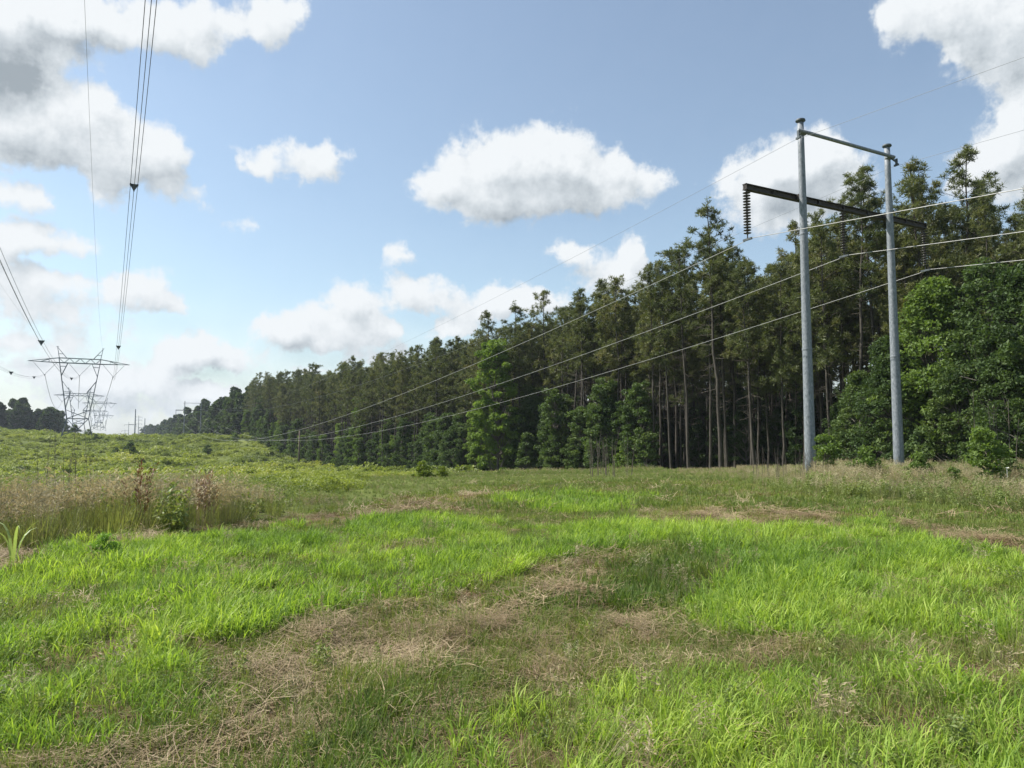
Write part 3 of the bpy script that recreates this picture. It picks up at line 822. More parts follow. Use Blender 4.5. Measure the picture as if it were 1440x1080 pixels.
def rough_growth():
    # near rough strips: tall plumed grass + herbs
    def dens(r): return 16 if r < 30 else 16 * (30 / r) ** 1.1
    x, y = field_points(dens, 75, 8, 50)
    d, o = xy2do(x, y)
    out = ~inpoly(MOWN, x + (vn(x * .7, y * .7, 31) - .5) * 1.2, y + (vn(x * .7, y * .7, 33) - .5) * 1.2)
    side = x / y
    left = side < -.22
    reg = out & (o < 50) & (y > 6)
    n1 = fbm(x / 3, y / 3, 131, 3); n2 = fbm(x / 7, y / 7, 137, 2)
    # height falls towards the middle, where the strip is low
    rr_ = np.hypot(x, y)
    hgt = np.where(left, (.95 - .40 * sstep(13, 24, rr_)) * (.42 + .58 * sstep(-.20, -.52, side)), np.where(side < .20, .17 + .25 * sstep(40, 60, rr_), np.where(side < .30, .24, np.where(side < .40, .34, .56)))) * (.55 + .8 * n1)
    brown = np.where(left, (.24 + 1.3 * (n2 - .5) - .06 * sstep(-.34, -.18, side)) * (1 - .75 * sstep(17, 28, rr_)), np.where(side > .22, .24 + .3 * sstep(.45, .6, n2), .16))
    u = R.uniform(0, 1, len(x))
    k1 = reg & (u < brown)
    P = np.stack([x, y, zt(x, y) - .02], -1)
    scatter('tall_brown_grass', 'tall tan and pinkish seeding grass outside the mown field', 'tall grass', P[k1], TALL, hgt[k1] * R.uniform(.8, 1.25, k1.sum()), .12, .5 + .9 * (n1[k1] - .5) + R.normal(0, .12, k1.sum()))
    k2 = reg & ~k1 & (u < brown + np.where(left, .38, .34))
    scatter('tall_green_grass', 'rank green grass clumps outside the mown field', 'tall grass', P[k2], TALL_G, hgt[k2] * R.uniform(.7, 1.15, k2.sum()), .15, .35 + .9 * (n2[k2] - .4))
    k3 = reg & ~k1 & ~k2
    scatter('leafy_weeds', 'leafy green weeds growing among the tall grass', 'weeds', P[k3], HERB, hgt[k3] * R.uniform(.7, 1.2, k3.sum()), .12, .35 + .9 * (n1[k3] - .4))
    # low broad-leaved weeds and a few seeding stems inside the mown field
    x, y = field_points(lambda r: 3.2 if r < 8 else 1.3 * (8 / r), 24, 2.2); kk = inpoly(MOWN, x, y); x, y = x[kk], y[kk]
    scatter('field_weeds', 'small broad leaved weeds dotted through the mown field', 'weeds', np.stack([x, y, zt(x, y) - .01], -1), HERB, R.uniform(.12, .26, len(x)), .2)
    x, y = field_points(lambda r: 1.6 if r < 8 else .9 * (8 / r), 28, 2.2); kk = inpoly(MOWN, x, y); x, y = x[kk], y[kk]
    scatter('seeding_grass', 'thin seeding grass stems dotted through the mown field', 'grass', np.stack([x, y, zt(x, y)], -1), TALL, R.uniform(.22, .42, len(x)), .2)
    # brush on the valley and the hillside
    x, y = field_points(lambda r: .95 if r < 70 else .95 * (70 / r) ** .6, 110, 24, 50)
    d, o = xy2do(x, y); out = ~inpoly(MOWN, x, y); keep = out & (o < 46.5) & (x / y < .0 + .02 * R.normal(0, 1, len(x))) & ((x / y < -.2) | (y > 50))
    x, y = x[keep], y[keep]; n1 = fbm(x / 9, y / 9, 141, 3)
    scatter('hillside_brush', 'yellow green leafy brush filling the near valley', 'brush', np.stack([x, y, zt(x, y) - .05], -1), MOUND, R.uniform(.3, .8, len(x)) * (.4 + .8 * n1), .12, .45 + 1.3 * (n1 - .5) + R.normal(0, .1, len(x)))
    n = 9000
    d = R.uniform(85, 345, n); o = R.uniform(-120, 47, n); x, y = do2xy(d, o)
    n1 = fbm(x / 14, y / 14, 151, 3); n3 = fbm(x / 4, y / 4, 153, 2)
    keep = (x / y > -1.25) & (R.uniform(0, 1, n) < .55 + .6 * n3)
    x, y, n1, n3 = x[keep], y[keep], n1[keep], n3[keep]
    scatter('slope_brush', 'bright yellow green vines and brush covering the far slope', 'brush', np.stack([x, y, zt(x, y) - .1], -1), MOUND_FAR, R.uniform(.35, 1.2, len(x)) * (.22 + 1.7 * n3 ** 1.5), .12, .5 + 1.3 * (n1 - .5) + .5 * (n3 - .5) + R.normal(0, .12, len(x)))
rough_growth()

# ------------------------------------------------------------------ individual plants that stand out
def dead_stalks(name, label, x, y, h, n, spread, m, cat, lean=.1, branch=False, r=.006, fuzzy=False, dz=0):
    rr = random.Random(int(abs(x * 100 + y * 10))); mb = MB(); fz = MB()
    for i in range(n):
        a = rr.uniform(0, 2 * PI); q = spread * math.sqrt(rr.random()); bx, by = q * math.cos(a), q * math.sin(a); ln = h * rr.uniform(.6, 1.08)
        lx, ly = rr.gauss(0, lean) * ln, rr.gauss(0, lean) * ln
        pts = [(bx, by, -.05), (bx + lx * .35, by + ly * .35, ln * .5), (bx + lx, by + ly, ln)]
        mb.tube(pts, [r, r * .8, r * .4], 4, 0, cap=False, tint=rr.random())
        if branch:
            for b in range(6):
                f = rr.uniform(.4, .95); px_, py_, pz = bx + lx * f, by + ly * f, ln * f; aa = rr.uniform(0, 2 * PI); l2 = ln * rr.uniform(.08, .22)
                mb.tube([(px_, py_, pz), (px_ + math.cos(aa) * l2 * .5, py_ + math.sin(aa) * l2 * .5, pz + l2)], [r * .5, r * .3], 3, 0, cap=False)
        if fuzzy:
            for b in range(26):
                f = rr.uniform(.35, 1.03); px_, py_, pz = bx + lx * f, by + ly * f, ln * f; aa = rr.uniform(0, 2 * PI); l2 = rr.uniform(.03, .08)
                w = .012
                fz.add([(px_, py_, pz), (px_ + math.cos(aa) * l2 - w * math.sin(aa), py_ + math.sin(aa) * l2 + w * math.cos(aa), pz + l2), (px_ + math.cos(aa) * l2 + w * math.sin(aa), py_ + math.sin(aa) * l2 - w * math.cos(aa), pz + l2 * 1.3)], [(0, 1, 2)], rr.random())
    o = thing(name, label, cat, (x, y, float(zt(x, y)) + dz))
    link('stems', mb.mesh('stems', M['twig'] if not fuzzy else m), o)
    if fuzzy: link('seed_heads', fz.mesh('seed_heads', m), o)
    return o

def beyond(px, dist):
    r = ray(px, 640); k = dist / math.hypot(r[0], r[1]); return r[0] * k, r[1] * k

x, y = beyond(201, 15.6); dead_stalks('dock_plant', 'rusty red seeding dock standing above the tall grass', x, y, 1.18, 9, .16, M['russet'], 'weed', .09, fuzzy=True)
x, y = beyond(290, 15.2); dead_stalks('dead_grass_clump', 'tan brown upright clump of dead grass left of centre', x, y, 1.0, 24, .2, M['tan'], 'grass clump', .07, fuzzy=True, r=.003)
x, y = beyond(98, 19.5); dead_stalks('bare_stalks', 'cluster of tall bare leafless stalks below the lattice tower', x, y, 2.25, 12, .5, M['tan'], 'stalks', .05, branch=True, r=.0055)
x, y = beyond(55, 19); dead_stalks('bare_stalks', 'single bare stalk at left of the tall cluster', x, y, 1.7, 1, .1, M['twig'], 'stalks', .04, branch=True, r=.0055)
x, y = beyond(855, 40); dead_stalks('bare_stalks', 'pale dry stems in front of the middle of the pine wood', x, y, 2.3, 26, 1.3, M['twig'], 'stalks', .07, branch=True, r=.012)
x, y = beyond(1105, 33); dead_stalks('bare_stalks', 'pinkish dry stems left of the left steel pole', x, y, 1.3, 40, 1.6, M['tan'], 'stalks', .08, fuzzy=False, branch=True, r=.007)
x, y = beyond(1400, 42); dead_stalks('bare_stalks', 'thin bare saplings before the dark trees at far right', x, y, 4.0, 6, 1.4, M['twig'], 'stalks', .04, branch=True, r=.02)

# arching broad grass at the left edge
mb = MB()
for a, l in ((.3, 1.0), (2.7, .9), (1.2, .75), (4.4, .8), (5.4, .9)):
    blade(mb, (.03 * math.cos(a), .03 * math.sin(a), 0), a, .12, 3.0, l, .035, 8, .9)
x, y = beyond(26, 11.6); o = link('broad_leaf_grass', mb.mesh('broad_leaf_grass', M['pale']), loc=(x, y, float(zt(x, y))))
tag(o, 'pale green arching corn-like grass at the left picture edge', 'grass clump')
# leafy weed at the field edge
x, y = ground_px(146, 792); o = plant('leafy_weed', recolor(SHRUB[1], 'weedling'), x, y, .2, 'bright green leafy weed standing at the left edge of the field', 'weed', stem='stem')

# shrubs on the slope
for px, py, s, lab, pr in [
    (183, 641, 1.5, 'darkest round shrub in the middle of the green slope', SHRUB[0]),
    (163, 640, 1.1, 'low dark shrub left of the darkest round shrub', SHRUB[1]),
    (105, 612, 1.6, 'dark bushy shrub on the crest under the lattice tower', SHRUB[0]),
    (124, 614, 1.5, 'dark shrub on the crest right of the tower foot', SHRUB[1]),
    (135, 620, 1.2, 'small dark shrub on the slope below the crest', SHRUB[1]),
    (200, 655, .9, 'small dark bush in the lower slope', SHRUB[1]),
    (292, 640, 1.2, 'grey green bush on the right side of the slope', SHRUB[0]),
    (330, 622, 1.3, 'green bush near the crest beside the wood', SHRUB_BRIGHT[0]),
    (595, 671, .55, 'yellow flowering bush at the far edge of the mown field', SHRUB_YELLOW[1]),
    (622, 671, .38, 'small yellow green bush beside the yellow flowering one', SHRUB_YELLOW[1]),
]:
    if px < 560: x, y = march(px, py); print('bush', px, py, round(x, 1), round(y, 1))
    else: x, y = beyond(px, 44)
    plant('bush', pr, x, y, s, lab, 'bush', stem='stem')
for px, dist, s, pr, lab in [
    (1388, 31, .62, SHRUB_BRIGHT[2], 'pale green leafy weed standing up at far right before the dark trees'),
    (1420, 33, .5, SHRUB[1], 'small green bush beside the pale weed at far right'),
    (1215, 34, .55, SHRUB_BRIGHT[0], 'light green bush between the feet of the steel poles'),
    (1160, 39, .6, SHRUB_BRIGHT[2], 'light green weed right of the left pole foot'),
    (1290, 33, .45, SHRUB_BRIGHT[0], 'low green bush right of the right pole foot'),
    (1340, 30, .38, SHRUB_BRIGHT[1], 'low green bush in the weeds under the broadleaf trees'),
]:
    x, y = beyond(px, dist); plant('bush', pr, x, y, s, lab, 'bush', stem='stem')
mb = MB(); 
for q in range(7): mb.add([(0, 0, .5), (.06 * math.cos(q), .06 * math.sin(q), .52), (.06 * math.cos(q + .6), .06 * math.sin(q + .6), .53)], [(0, 1, 2)])
mb.tube([(0, 0, 0), (0, 0, .5)], .005, 4)
x, y = beyond(1415, 28); o = link('wild_flower', mb.mesh('wild_flower', M['white']), loc=(x, y, float(zt(x, y)) + .25)); tag(o, 'small white wild flower in the weeds at far right', 'flower')
# old post in front of the wood on the slope
x, y = xy_on(421, 44); mb = MB(); mb.tube([(0, 0, -.3), (.02, 0, 4), (.0, .03, 9)], [.26, .22, .17], 9)
o = link('wooden_pole', mb.mesh('wooden_pole', M['wood'], True), loc=(x, y, float(zt(x, y)))); tag(o, 'bare brown wooden pole standing before the far part of the wood', 'pole')

# ------------------------------------------------------------------ the steel H-frame
def insulator(parent, loc, ln=2.55):
    mb = MB(); prof = []; n = 15
    mb.tube([(0, 0, .18), (0, 0, -.05)], .035, 6)
    z = -.05; pitch = (ln - .35) / n
    for i in range(n):
        prof += [(.045, z), (.06, z - pitch * .2), (.19, z - pitch * .46), (.19, z - pitch * .56), (.05, z - pitch * .62), (.045, z - pitch)]
        z -= pitch
    mb.lathe(prof, 14)
    mb.tube([(0, 0, z), (0, 0, z - .22)], .03, 6)
    o = link('insulator_string', mb.mesh('insulator_string', M['insul'], True), parent, loc)
    cb = MB(); cb.bar((0, -.28, -.04), (0, .28, -.04), .09, .10); cb.bar((0, 0, .06), (0, 0, -.05), .05, .05)
    link('clamp', cb.mesh('clamp', M['cap']), o, (0, 0, z - .2))
    return z - .24

def h_frame(label, x, y, z, base_z=None):
    """local x = along the arms, local z up; z = ground"""
    t = thing('steel_h_frame', label, 'power pole', (x, y, z), math.atan2(NY, NX), 'steel H-frames of the near power line')
    for sx in (-3.54, 3.54):
        mb = MB(); nseg = 14
        mb.tube([(sx, 0, -.6 + (18.75) * i / nseg) for i in range(nseg + 1)], [.28 - .125 * i / nseg for i in range(nseg + 1)], 20)
        for zz in (6.2, 12.2): mb.lathe([(.28 - .125 * zz / 18.6 + .004, zz - .06), (.28 - .125 * zz / 18.6 + .02, zz), (.28 - .125 * zz / 18.6 + .004, zz + .06)], 20, (sx, 0, 0))
        for k in range(12):        # step lugs up the pole
            zz = 2.6 + k * 1.2; rr_ = .28 - .125 * (zz + .6) / 18.75; mb.tube([(sx + rr_ - .01, 0, zz), (sx + rr_ + .05, 0, zz)], .012, 5)
        p = link('pole', mb.mesh('pole', M['steel'], True), t)
        cb = MB(); cb.lathe([(.0, .12), (.23, .12), (.25, .07), (.25, .03), (.16, -.05), (.0, -.05)], 20, (sx, 0, 18.2))
        link('cap', cb.mesh('cap', M['cap']), p)
    mb = MB(); mb.tube([(-4.05, -.27, 17.55), (3.75, -.27, 17.55)], .095, 10)
    for sx in (-3.54, 3.54): mb.bar((sx, -.2, 17.55), (sx, .05, 17.55), .34, .2)
    link('top_beam', mb.mesh('top_beam', M['steel'], True), t)
    for sx in (-4.05, 3.95):
        mb = MB(); mb.bar((sx, -.27, 17.5), (sx, -.27, 17.12), .07, .12); mb.bar((sx - .02, -.4, 17.14), (sx + .02, -.12, 17.14), .1, .1)
        if sx > 0: mb.bar((3.6, -.24, 17.45), (4.0, -.27, 17.3), .08, .08)
        link('ground_wire_bracket', mb.mesh('ground_wire_bracket', M['cap']), t)
    mb = MB()
    mb.bar((-7.35, .34, 14.2), (7.35, .34, 14.2), .04, .26)          # one deep beam on the far side of the poles
    for zz in (14.335, 14.065): mb.bar((-7.35, .34, zz), (7.35, .34, zz), .26, .035)
    for sx in (-7.3, -5.4, -2, 0, 2, 5.4, 7.3): mb.bar((sx, .22, 14.2), (sx, .46, 14.2), .04, .24)
    for sx in (-3.54, 3.54): mb.bar((sx, .1, 14.2), (sx, .32, 14.2), .36, .3)
    link('crossarm', mb.mesh('crossarm', M['arm']), t)
    at = []
    for sx in (-7.2, 0, 7.2):
        dz = insulator(t, (sx, .34, 14.03))
        at.append((sx, 14.03 + dz))
    return t, at

DN, ON = xy2do((.3968 + .5626) * 19, (1 + 1.085) * 19)     # centre of the near frame
DF, OF = 378.0, ON
DB, OB = DN - 330, ON
def frame_at(d, o, label):
    x, y = do2xy(d, o); z = 0.0 if d < 60 else float(zt(x, y))
    return h_frame(label, x, y, z)[1], z
attN, zN = frame_at(DN, ON, 'large near H-frame of two grey steel poles with dark crossarm')
zFv = 2.6
x, y = do2xy(DF, OF)
zFv = float(zt(x, y)) ; 
tF, attF = h_frame('small distant H-frame on the hill crest at left', x, y, zFv - .3 + 0)
zF = zFv - .3

def span(name, label, a, b, sag, r, m, cat, group=None, n=90, offs=(0, 0)):
    """a, b = (d, o, z)"""
    pts = []
    for i in range(n + 1):
        f = i / n; f = f ** 1.0
        d = a[0] + (b[0] - a[0]) * f; o = a[1] + (b[1] - a[1]) * f + offs[0]; z = a[2] + (b[2] - a[2]) * f - 4 * sag * f * (1 - f) + offs[1]
        pts.append((*do2xy(d, o), z))
    mb = MB(); mb.tube(pts, r, 6, cap=False)
    ob = link(name, mb.mesh(name, m, True)); tag(ob, label, cat, group); return ob

NMS = [('left', 'uppermost'), ('middle', 'middle'), ('right', 'lowest')]
BZ = 13.98 + 0
for k, (sx, zz) in enumerate(attN):
    zA = zN + zz; zB = zF + attF[k][1]
    span('conductor', '%s of three pale conductors sagging from the near H-frame to the distant one' % NMS[k][1], (DN, ON + sx, zA), (DF, OF + sx, zB), 3.47e-4 * 352 ** 2 / 4, .0165, M['alu'], 'power line', 'conductors of the H-frame line', 140)
    span('conductor', '%s of three pale conductors running from the near H-frame out to the right' % NMS[k][1], (DN, ON + sx, zA), (DB, OB + sx, zA), 8.6, .0165, M['alu'], 'power line', 'conductors of the H-frame line', 140)
for sx, nm in ((-4.05, 'left'), (3.95, 'right')):
    span('shield_wire', 'thin grey wire from the %s top corner of the near H-frame to the distant one' % nm, (DN, ON + sx, 17.1), (DF, OF + sx, zF + 17.1), 7.5, .009, M['shield'], 'power line', 'shield wires of the H-frame line', 120)
    span('shield_wire', 'thin grey wire from the %s top corner of the near H-frame out to the right' % nm, (DN, ON + sx, 17.1), (DB, OB + sx, 17.3), 5.2, .009, M['shield'], 'power line', 'shield wires of the H-frame line', 120)

# ------------------------------------------------------------------ lattice towers
def lattice_tower(label, d, o, z, s=1.0, w=1.0, simple=False, rz=0):
    x, y = do2xy(d, o)
    t = thing('lattice_tower', label, 'pylon', (x, y, z), math.atan2(NY, NX) + rz, 'lattice towers of the high power line')
    t.scale = (s, s, s)
    B = 24.8               # bottom chord height above ground
    mw = .24 * w; bw = .13 * w
    def leg_x(zz): return 3.2 + (6.75 - 3.2) * (zz - (B - 18.8)) / (18.8 + 5.4) if zz > B - 18.8 else 3.2 + 1.3 * (B - 18.8 - zz) / (B - 18.8)
    def leg_y(zz): return 1.0 + max(0, (B - zz)) / B * 1.6
    for sx in (-1, 1):
        body = MB()
        for sy in (-1, 1):
            pts = [0, B - 18.8, B, B + 1.6]
            for a, b in zip(pts[:-1], pts[1:]): body.bar((sx * leg_x(a), sy * leg_y(a), a), (sx * leg_x(b), sy * leg_y(b), b), mw)
            # inner members of the window
            body.bar((sx * 3.55, sy * 1.0, B), (sx * leg_x(B - 4.4), sy * leg_y(B - 4.4), B - 4.4), bw * 1.3)
            body.bar((sx * leg_x(B - 6), sy * leg_y(B - 6), B - 6), (sx * 2.45, sy * 1.3, B - 9.8), bw * 1.3)
            body.bar((sx * 2.45, sy * 1.3, B - 9.8), (sx * leg_x(B - 15.4), sy * leg_y(B - 15.4), B - 15.4), bw * 1.3)
            body.bar((sx * leg_x(B - 9.8), sy * leg_y(B - 9.8), B - 9.8), (sx * 2.45, sy * 1.3, B - 9.8), bw)
            body.bar((sx * leg_x(B - 1.2), sy * 1.05, B - 1.2), (sx * 3.9, sy * 1.0, B - 1.2), bw)
            body.bar((sx * leg_x(B - 12.5), sy * leg_y(B - 12.5), B - 12.5), (sx * 2.9, sy * 1.4, B - 11.2), bw)
        nz = 9
        for q in range(nz):        # lacing across the tower's depth
            a = B * q / nz; b = B * (q + 1) / nz; k = 1 if q % 2 else -1
            body.bar((sx * leg_x(a), k * leg_y(a), a), (sx * leg_x(b), -k * leg_y(b), b), bw)
        link('leg', body.mesh('tower_leg', M['tower']), t)
    br = MB()
    for sy in (-1, 1):
        zw = B - 18.8; zk = B - 15.8
        br.bar((-3.2, sy * leg_y(zw), zw), (3.2, sy * leg_y(zw), zw), mw)
        br.bar((-3.2, sy * leg_y(zw), zw), (leg_x(zk), sy * leg_y(zk), zk), bw * 1.2); br.bar((3.2, sy * leg_y(zw), zw), (-leg_x(zk), sy * leg_y(zk), zk), bw * 1.2)
        br.bar((-3.2, sy * leg_y(zw), zw), (0, sy * 2.3, 2.2), bw * 1.2); br.bar((3.2, sy * leg_y(zw), zw), (0, sy * 2.3, 2.2), bw * 1.2)
        br.bar((-4.4, sy * 2.55, .5), (0, sy * 2.3, 2.2), bw * 1.2); br.bar((4.4, sy * 2.55, .5), (0, sy * 2.3, 2.2), bw * 1.2)
    link('waist_bracing', br.mesh('waist_bracing', M['tower']), t)
    cb = MB()
    for sy in (-1, 1):
        cb.bar((-7, sy, B), (7, sy, B), mw); cb.bar((-6.2, sy, B + 1.6), (6.2, sy, B + 1.6), mw * .8)
        for sx in (-1, 1):
            cb.bar((sx * 7, sy, B), (sx * 15, 0, B + .2), mw * .85); cb.bar((sx * 6.2, sy, B + 1.6), (sx * 15, 0, B + .2), mw * .7)
            cb.bar((sx * 9, sy * .75, B), (sx * 9, sy * .7, B + 1.0), bw); cb.bar((sx * 9, sy * .7, B + 1.0), (sx * 11.5, sy * .45, B + .1), bw)
        xs = np.linspace(-6.2, 6.2, 9)
        for q in range(8):
            a, b = (B, B + 1.6) if q % 2 else (B + 1.6, B); cb.bar((xs[q], sy, a), (xs[q + 1], sy, b), bw)
    for xx in np.linspace(-6.2, 6.2, 5): cb.bar((xx, -1, B), (xx, 1, B), bw)
    link('crossbeam', cb.mesh('crossbeam', M['tower']), t)
    for sx in (-1, 1):
        pk = MB()
        for sy in (-1, 1):
            pk.bar((sx * 6.1, sy, B + 1.6), (sx * 6.75, 0, B + 5.4), bw * 1.4); pk.bar((sx * 3.9, sy, B + 1.6), (sx * 6.7, 0, B + 5.2), bw * 1.2)
            pk.bar((sx * 6.3, sy * .6, B + 3), (sx * 5.0, sy * .6, B + 3), bw * .8)
        pk.bar((sx * 6.4, 0, B + 5.4), (sx * 7.1, 0, B + 5.4), bw * 1.3)
        link('peak', pk.mesh('peak', M['tower']), t)
    for cx in (-10.1, 0, 10.1):
        iv = MB()
        for sx in (-1, 1):
            a = Vector((cx + sx * 3.3, 0, B - .1)); b = Vector((cx, 0, B - 4.2))
            iv.tube([tuple(a), tuple(b)], .05 * w, 5)
            for q in range(12):
                p = a + (b - a) * (.1 + .8 * q / 11); dd = (b - a).normalized() * .05
                iv.tube([tuple(p - dd), tuple(p + dd)], .13 * w, 6)
        iv.bar((cx - .3, 0, B - 4.2), (cx + .3, 0, B - 4.2), .12, .12); iv.bar((cx, 0, B - 4.2), (cx, 0, B - 4.7), .1, .1)
        link('insulator_vee', iv.mesh('insulator_vee', M['tower']), t)
    return t

TD, TO = 292.0, -8.95
tx, ty = do2xy(TD, TO)
TZ = 1.6 + 25.8 - 24.8
lattice_tower('nearest large lattice pylon with a wide crossbeam at left', TD, TO, TZ, 1.0, .8)
def tower_px(px, d, label, beam_py, s, w):
    o = (px - 152) / 1345 * d; x, y = do2xy(d, o)
    zb = 1.6 + (618 - beam_py) / 1187 * d
    return lattice_tower(label, d, o, zb - 24.8 * s, s, w)
tower_px(112, 560, 'second lattice pylon seen through the legs of the nearest one', 558, .95, 1.35)
tower_px(140, 800, 'third, smaller lattice pylon right of the nearest one', 568, .95, 1.5)
tower_px(134, 1000, 'fourth lattice pylon, low behind the third', 579, .9, 1.7)
tower_px(146, 1250, 'fifth and smallest lattice pylon just above the horizon', 585, .9, 2.0)

# bundled conductors of the high line (triangle of three)
ZA = 1.6 + 21.6
AQ = 4.1e-4
tri = [(-.23, .13), (.23, .13), (0, -.27)]
def hz(d): return CAMZ + 13.9 + AQ * (d - 155) ** 2
ph = [('left', -18.95), ('middle', -8.95), ('right', 1.05)]
for pn, o in ph:
    for q, (a, b) in enumerate(tri):
        pts = [(*do2xy(dd, o + a), hz(dd) + b) for dd in np.concatenate([np.linspace(-60, 60, 60), np.linspace(64, 292, 60)])]
        mb = MB(); mb.tube(pts, .019, 6, cap=False)
        ob = link('bundle_wire', mb.mesh('bundle_wire', M['wire_dark'], True))
        tag(ob, '%s wire of the three-wire bundle on the %s side of the high line' % (['left', 'right', 'lower'][q], pn), 'power line', 'bundled wires of the high line')
    for q, (d2, o2) in enumerate([(560, -17)]):
        pts = [(*do2xy(292 + (d2 - 292) * f, o + (o2 + (o + 8.95) * .95 - o) * f), (hz(292) * (1 - f) + (1.6 + (618 - 566) / 1187 * 560) * f) - 4 * 7.5 * f * (1 - f)) for f in np.linspace(0, 1, 60)]
        mb = MB(); mb.tube(pts, .07, 5, cap=False)
        ob = link('far_conductor', mb.mesh('far_conductor', M['wire_dark'], True)); tag(ob, 'distant conductor on the %s side between the first two pylons' % pn, 'power line', 'distant conductors between pylons')
def spacer(d, o, label, s=1.0):
    x, y = do2xy(d, o)
    t = thing('bundle_spacer', label, 'spacer', (x, y, hz(d)), math.atan2(NY, NX), 'spacers on the high line bundles')
    mb = MB(); mb.bar((-.27, 0, .13), (.27, 0, .13), .09, .09); mb.bar((-.23, 0, .13), (0, 0, -.27), .08, .08); mb.bar((.23, 0, .13), (0, 0, -.27), .08, .08)
    mb.add([(-.2, .02, .1), (.2, .02, .1), (0, .02, -.2), (-.2, -.02, .1), (.2, -.02, .1), (0, -.02, -.2)], [(0, 1, 2), (5, 4, 3), (0, 3, 4, 1), (1, 4, 5, 2), (2, 5, 3, 0)])
    link('frame', mb.mesh('spacer_frame', M['wire_dark']), t)
    for a, b in tri:
        cb = MB(); cb.bar((a, -.14, b), (a, .14, b), .09, .09); link('clamp', cb.mesh('spacer_clamp', M['wire_dark']), t)
    t.scale = (s,) * 3
def d_for_py(py):
    ds = np.linspace(20, 290, 2000); yy = 618 - 1187 * (hz(ds) - CAMZ) / ds
    # exact projection
    best = []
    x, y = do2xy(ds, 1.05); z = hz(ds) - CAMZ
    f = y * CP + z * SP; u = -y * SP + z * CP; p = 540 - F * u / f
    return float(ds[np.argmin(abs(p - py))])
spacer(d_for_py(262), 1.05, 'nearest triangular spacer on the right bundle high in the sky')
spacer(d_for_py(488), 1.05, 'farther spacer on the right bundle above the lattice tower', 1.2)
spacer(128, -8.95, 'spacer on the middle bundle left of the lattice tower', 1.5)
spacer(195, -18.95, 'spacer on the left bundle close to the picture edge', 1.5)
spacer(232, -8.95, 'small far spacer on the middle bundle inside the tower window', 1.4)
spacer(252, -18.95, 'small far spacer on the left bundle before the tower', 1.4)
# shield wires of the high line
for o, nm in ((-15.7, 'left'), (-2.2, 'right')):
    pts = [(*do2xy(dd, o), CAMZ + 31.0 - 6.5 + 3.0e-4 * (dd - 150) ** 2) for dd in np.linspace(-60, 292, 130)]
    mb = MB(); mb.tube(pts, .011, 5, cap=False)
    ob = link('sky_wire', mb.mesh('sky_wire', M['shield'], True)); tag(ob, 'thin single wire on the %s side above the high line bundles' % nm, 'power line', 'shield wires of the high line')

# far single poles beyond the crest
def far_pole(px, top, d, label, arms, r=.5):
    o = (px - 152) / 1345 * d; x, y = do2xy(d, o); zg = float(zt(x, y)) - .5
    zt_ = 1.6 + (618 - top) / 1187 * d
    t = thing('distant_pole', label, 'power pole', (x, y, zg), math.atan2(NY, NX), 'distant power poles on the skyline')
    H = zt_ - zg
    mb = MB(); mb.tube([(0, 0, -.5), (0, 0, H)], [r, r * .6], 8); link('pole', mb.mesh('far_pole', M['tower']), t)
    for dz, a, b in arms:
        m2 = MB(); m2.bar((a, 0, H - dz), (b, 0, H - dz), .35, .35)
        for e in (a, b): m2.bar((e, 0, H - dz), (e, 0, H - dz - 2), .22, .22)
        link('crossarm', m2.mesh('far_crossarm', M['tower']), t)
far_pole(191, 575, 760, 'tallest thin distant pole right of the pylons', [(14, -5, 1)], .62)
far_pole(205, 588, 820, 'shorter distant pole just right of the tallest one', [(9, -5, 6)], .5)
far_pole(196, 584, 1100, 'slim distant pole between the two darker poles', [(2, -4, 4), (6, -4, 4), (11, -4, 4)], .45)
far_pole(182, 593, 1100, 'faint small distant pole left of the tallest one', [(4, -5, 5)], .4)
far_pole(177, 604, 1300, 'faintest distant pole at the left of the group', [(2, -5, 5)], .4)

# ------------------------------------------------------------------ light and sky
SUN_AZ, SUN_EL = -78, 50
sd = Vector((math.sin(math.radians(SUN_AZ)) * math.cos(math.radians(SUN_EL)), math.cos(math.radians(SUN_AZ)) * math.cos(math.radians(SUN_EL)), math.sin(math.radians(SUN_EL))))
ld = bpy.data.lights.new('sun', 'SUN'); ld.energy = 4.6; ld.angle = math.radians(.6); ld.color = (1, .95, .87)
lo = bpy.data.objects.new('sun', ld); COL.objects.link(lo); lo.rotation_euler = (-sd).to_track_quat('-Z', 'Y').to_euler()

w = bpy.data.worlds.new('World'); sc.world = w; w.use_nodes = True
nt = w.node_tree; nt.nodes.clear()
wo = N(nt, 'ShaderNodeOutputWorld')
sky = N(nt, 'ShaderNodeTexSky'); sky.sky_type = 'NISHITA'; sky.sun_disc = False
sky.sun_elevation = math.radians(SUN_EL); sky.sun_rotation = math.radians(SUN_AZ)
sky.air_density = 1.1; sky.dust_density = 1.0; sky.ozone_density = 1.0; sky.altitude = 100
bg = N(nt, 'ShaderNodeBackground', Strength=.088)

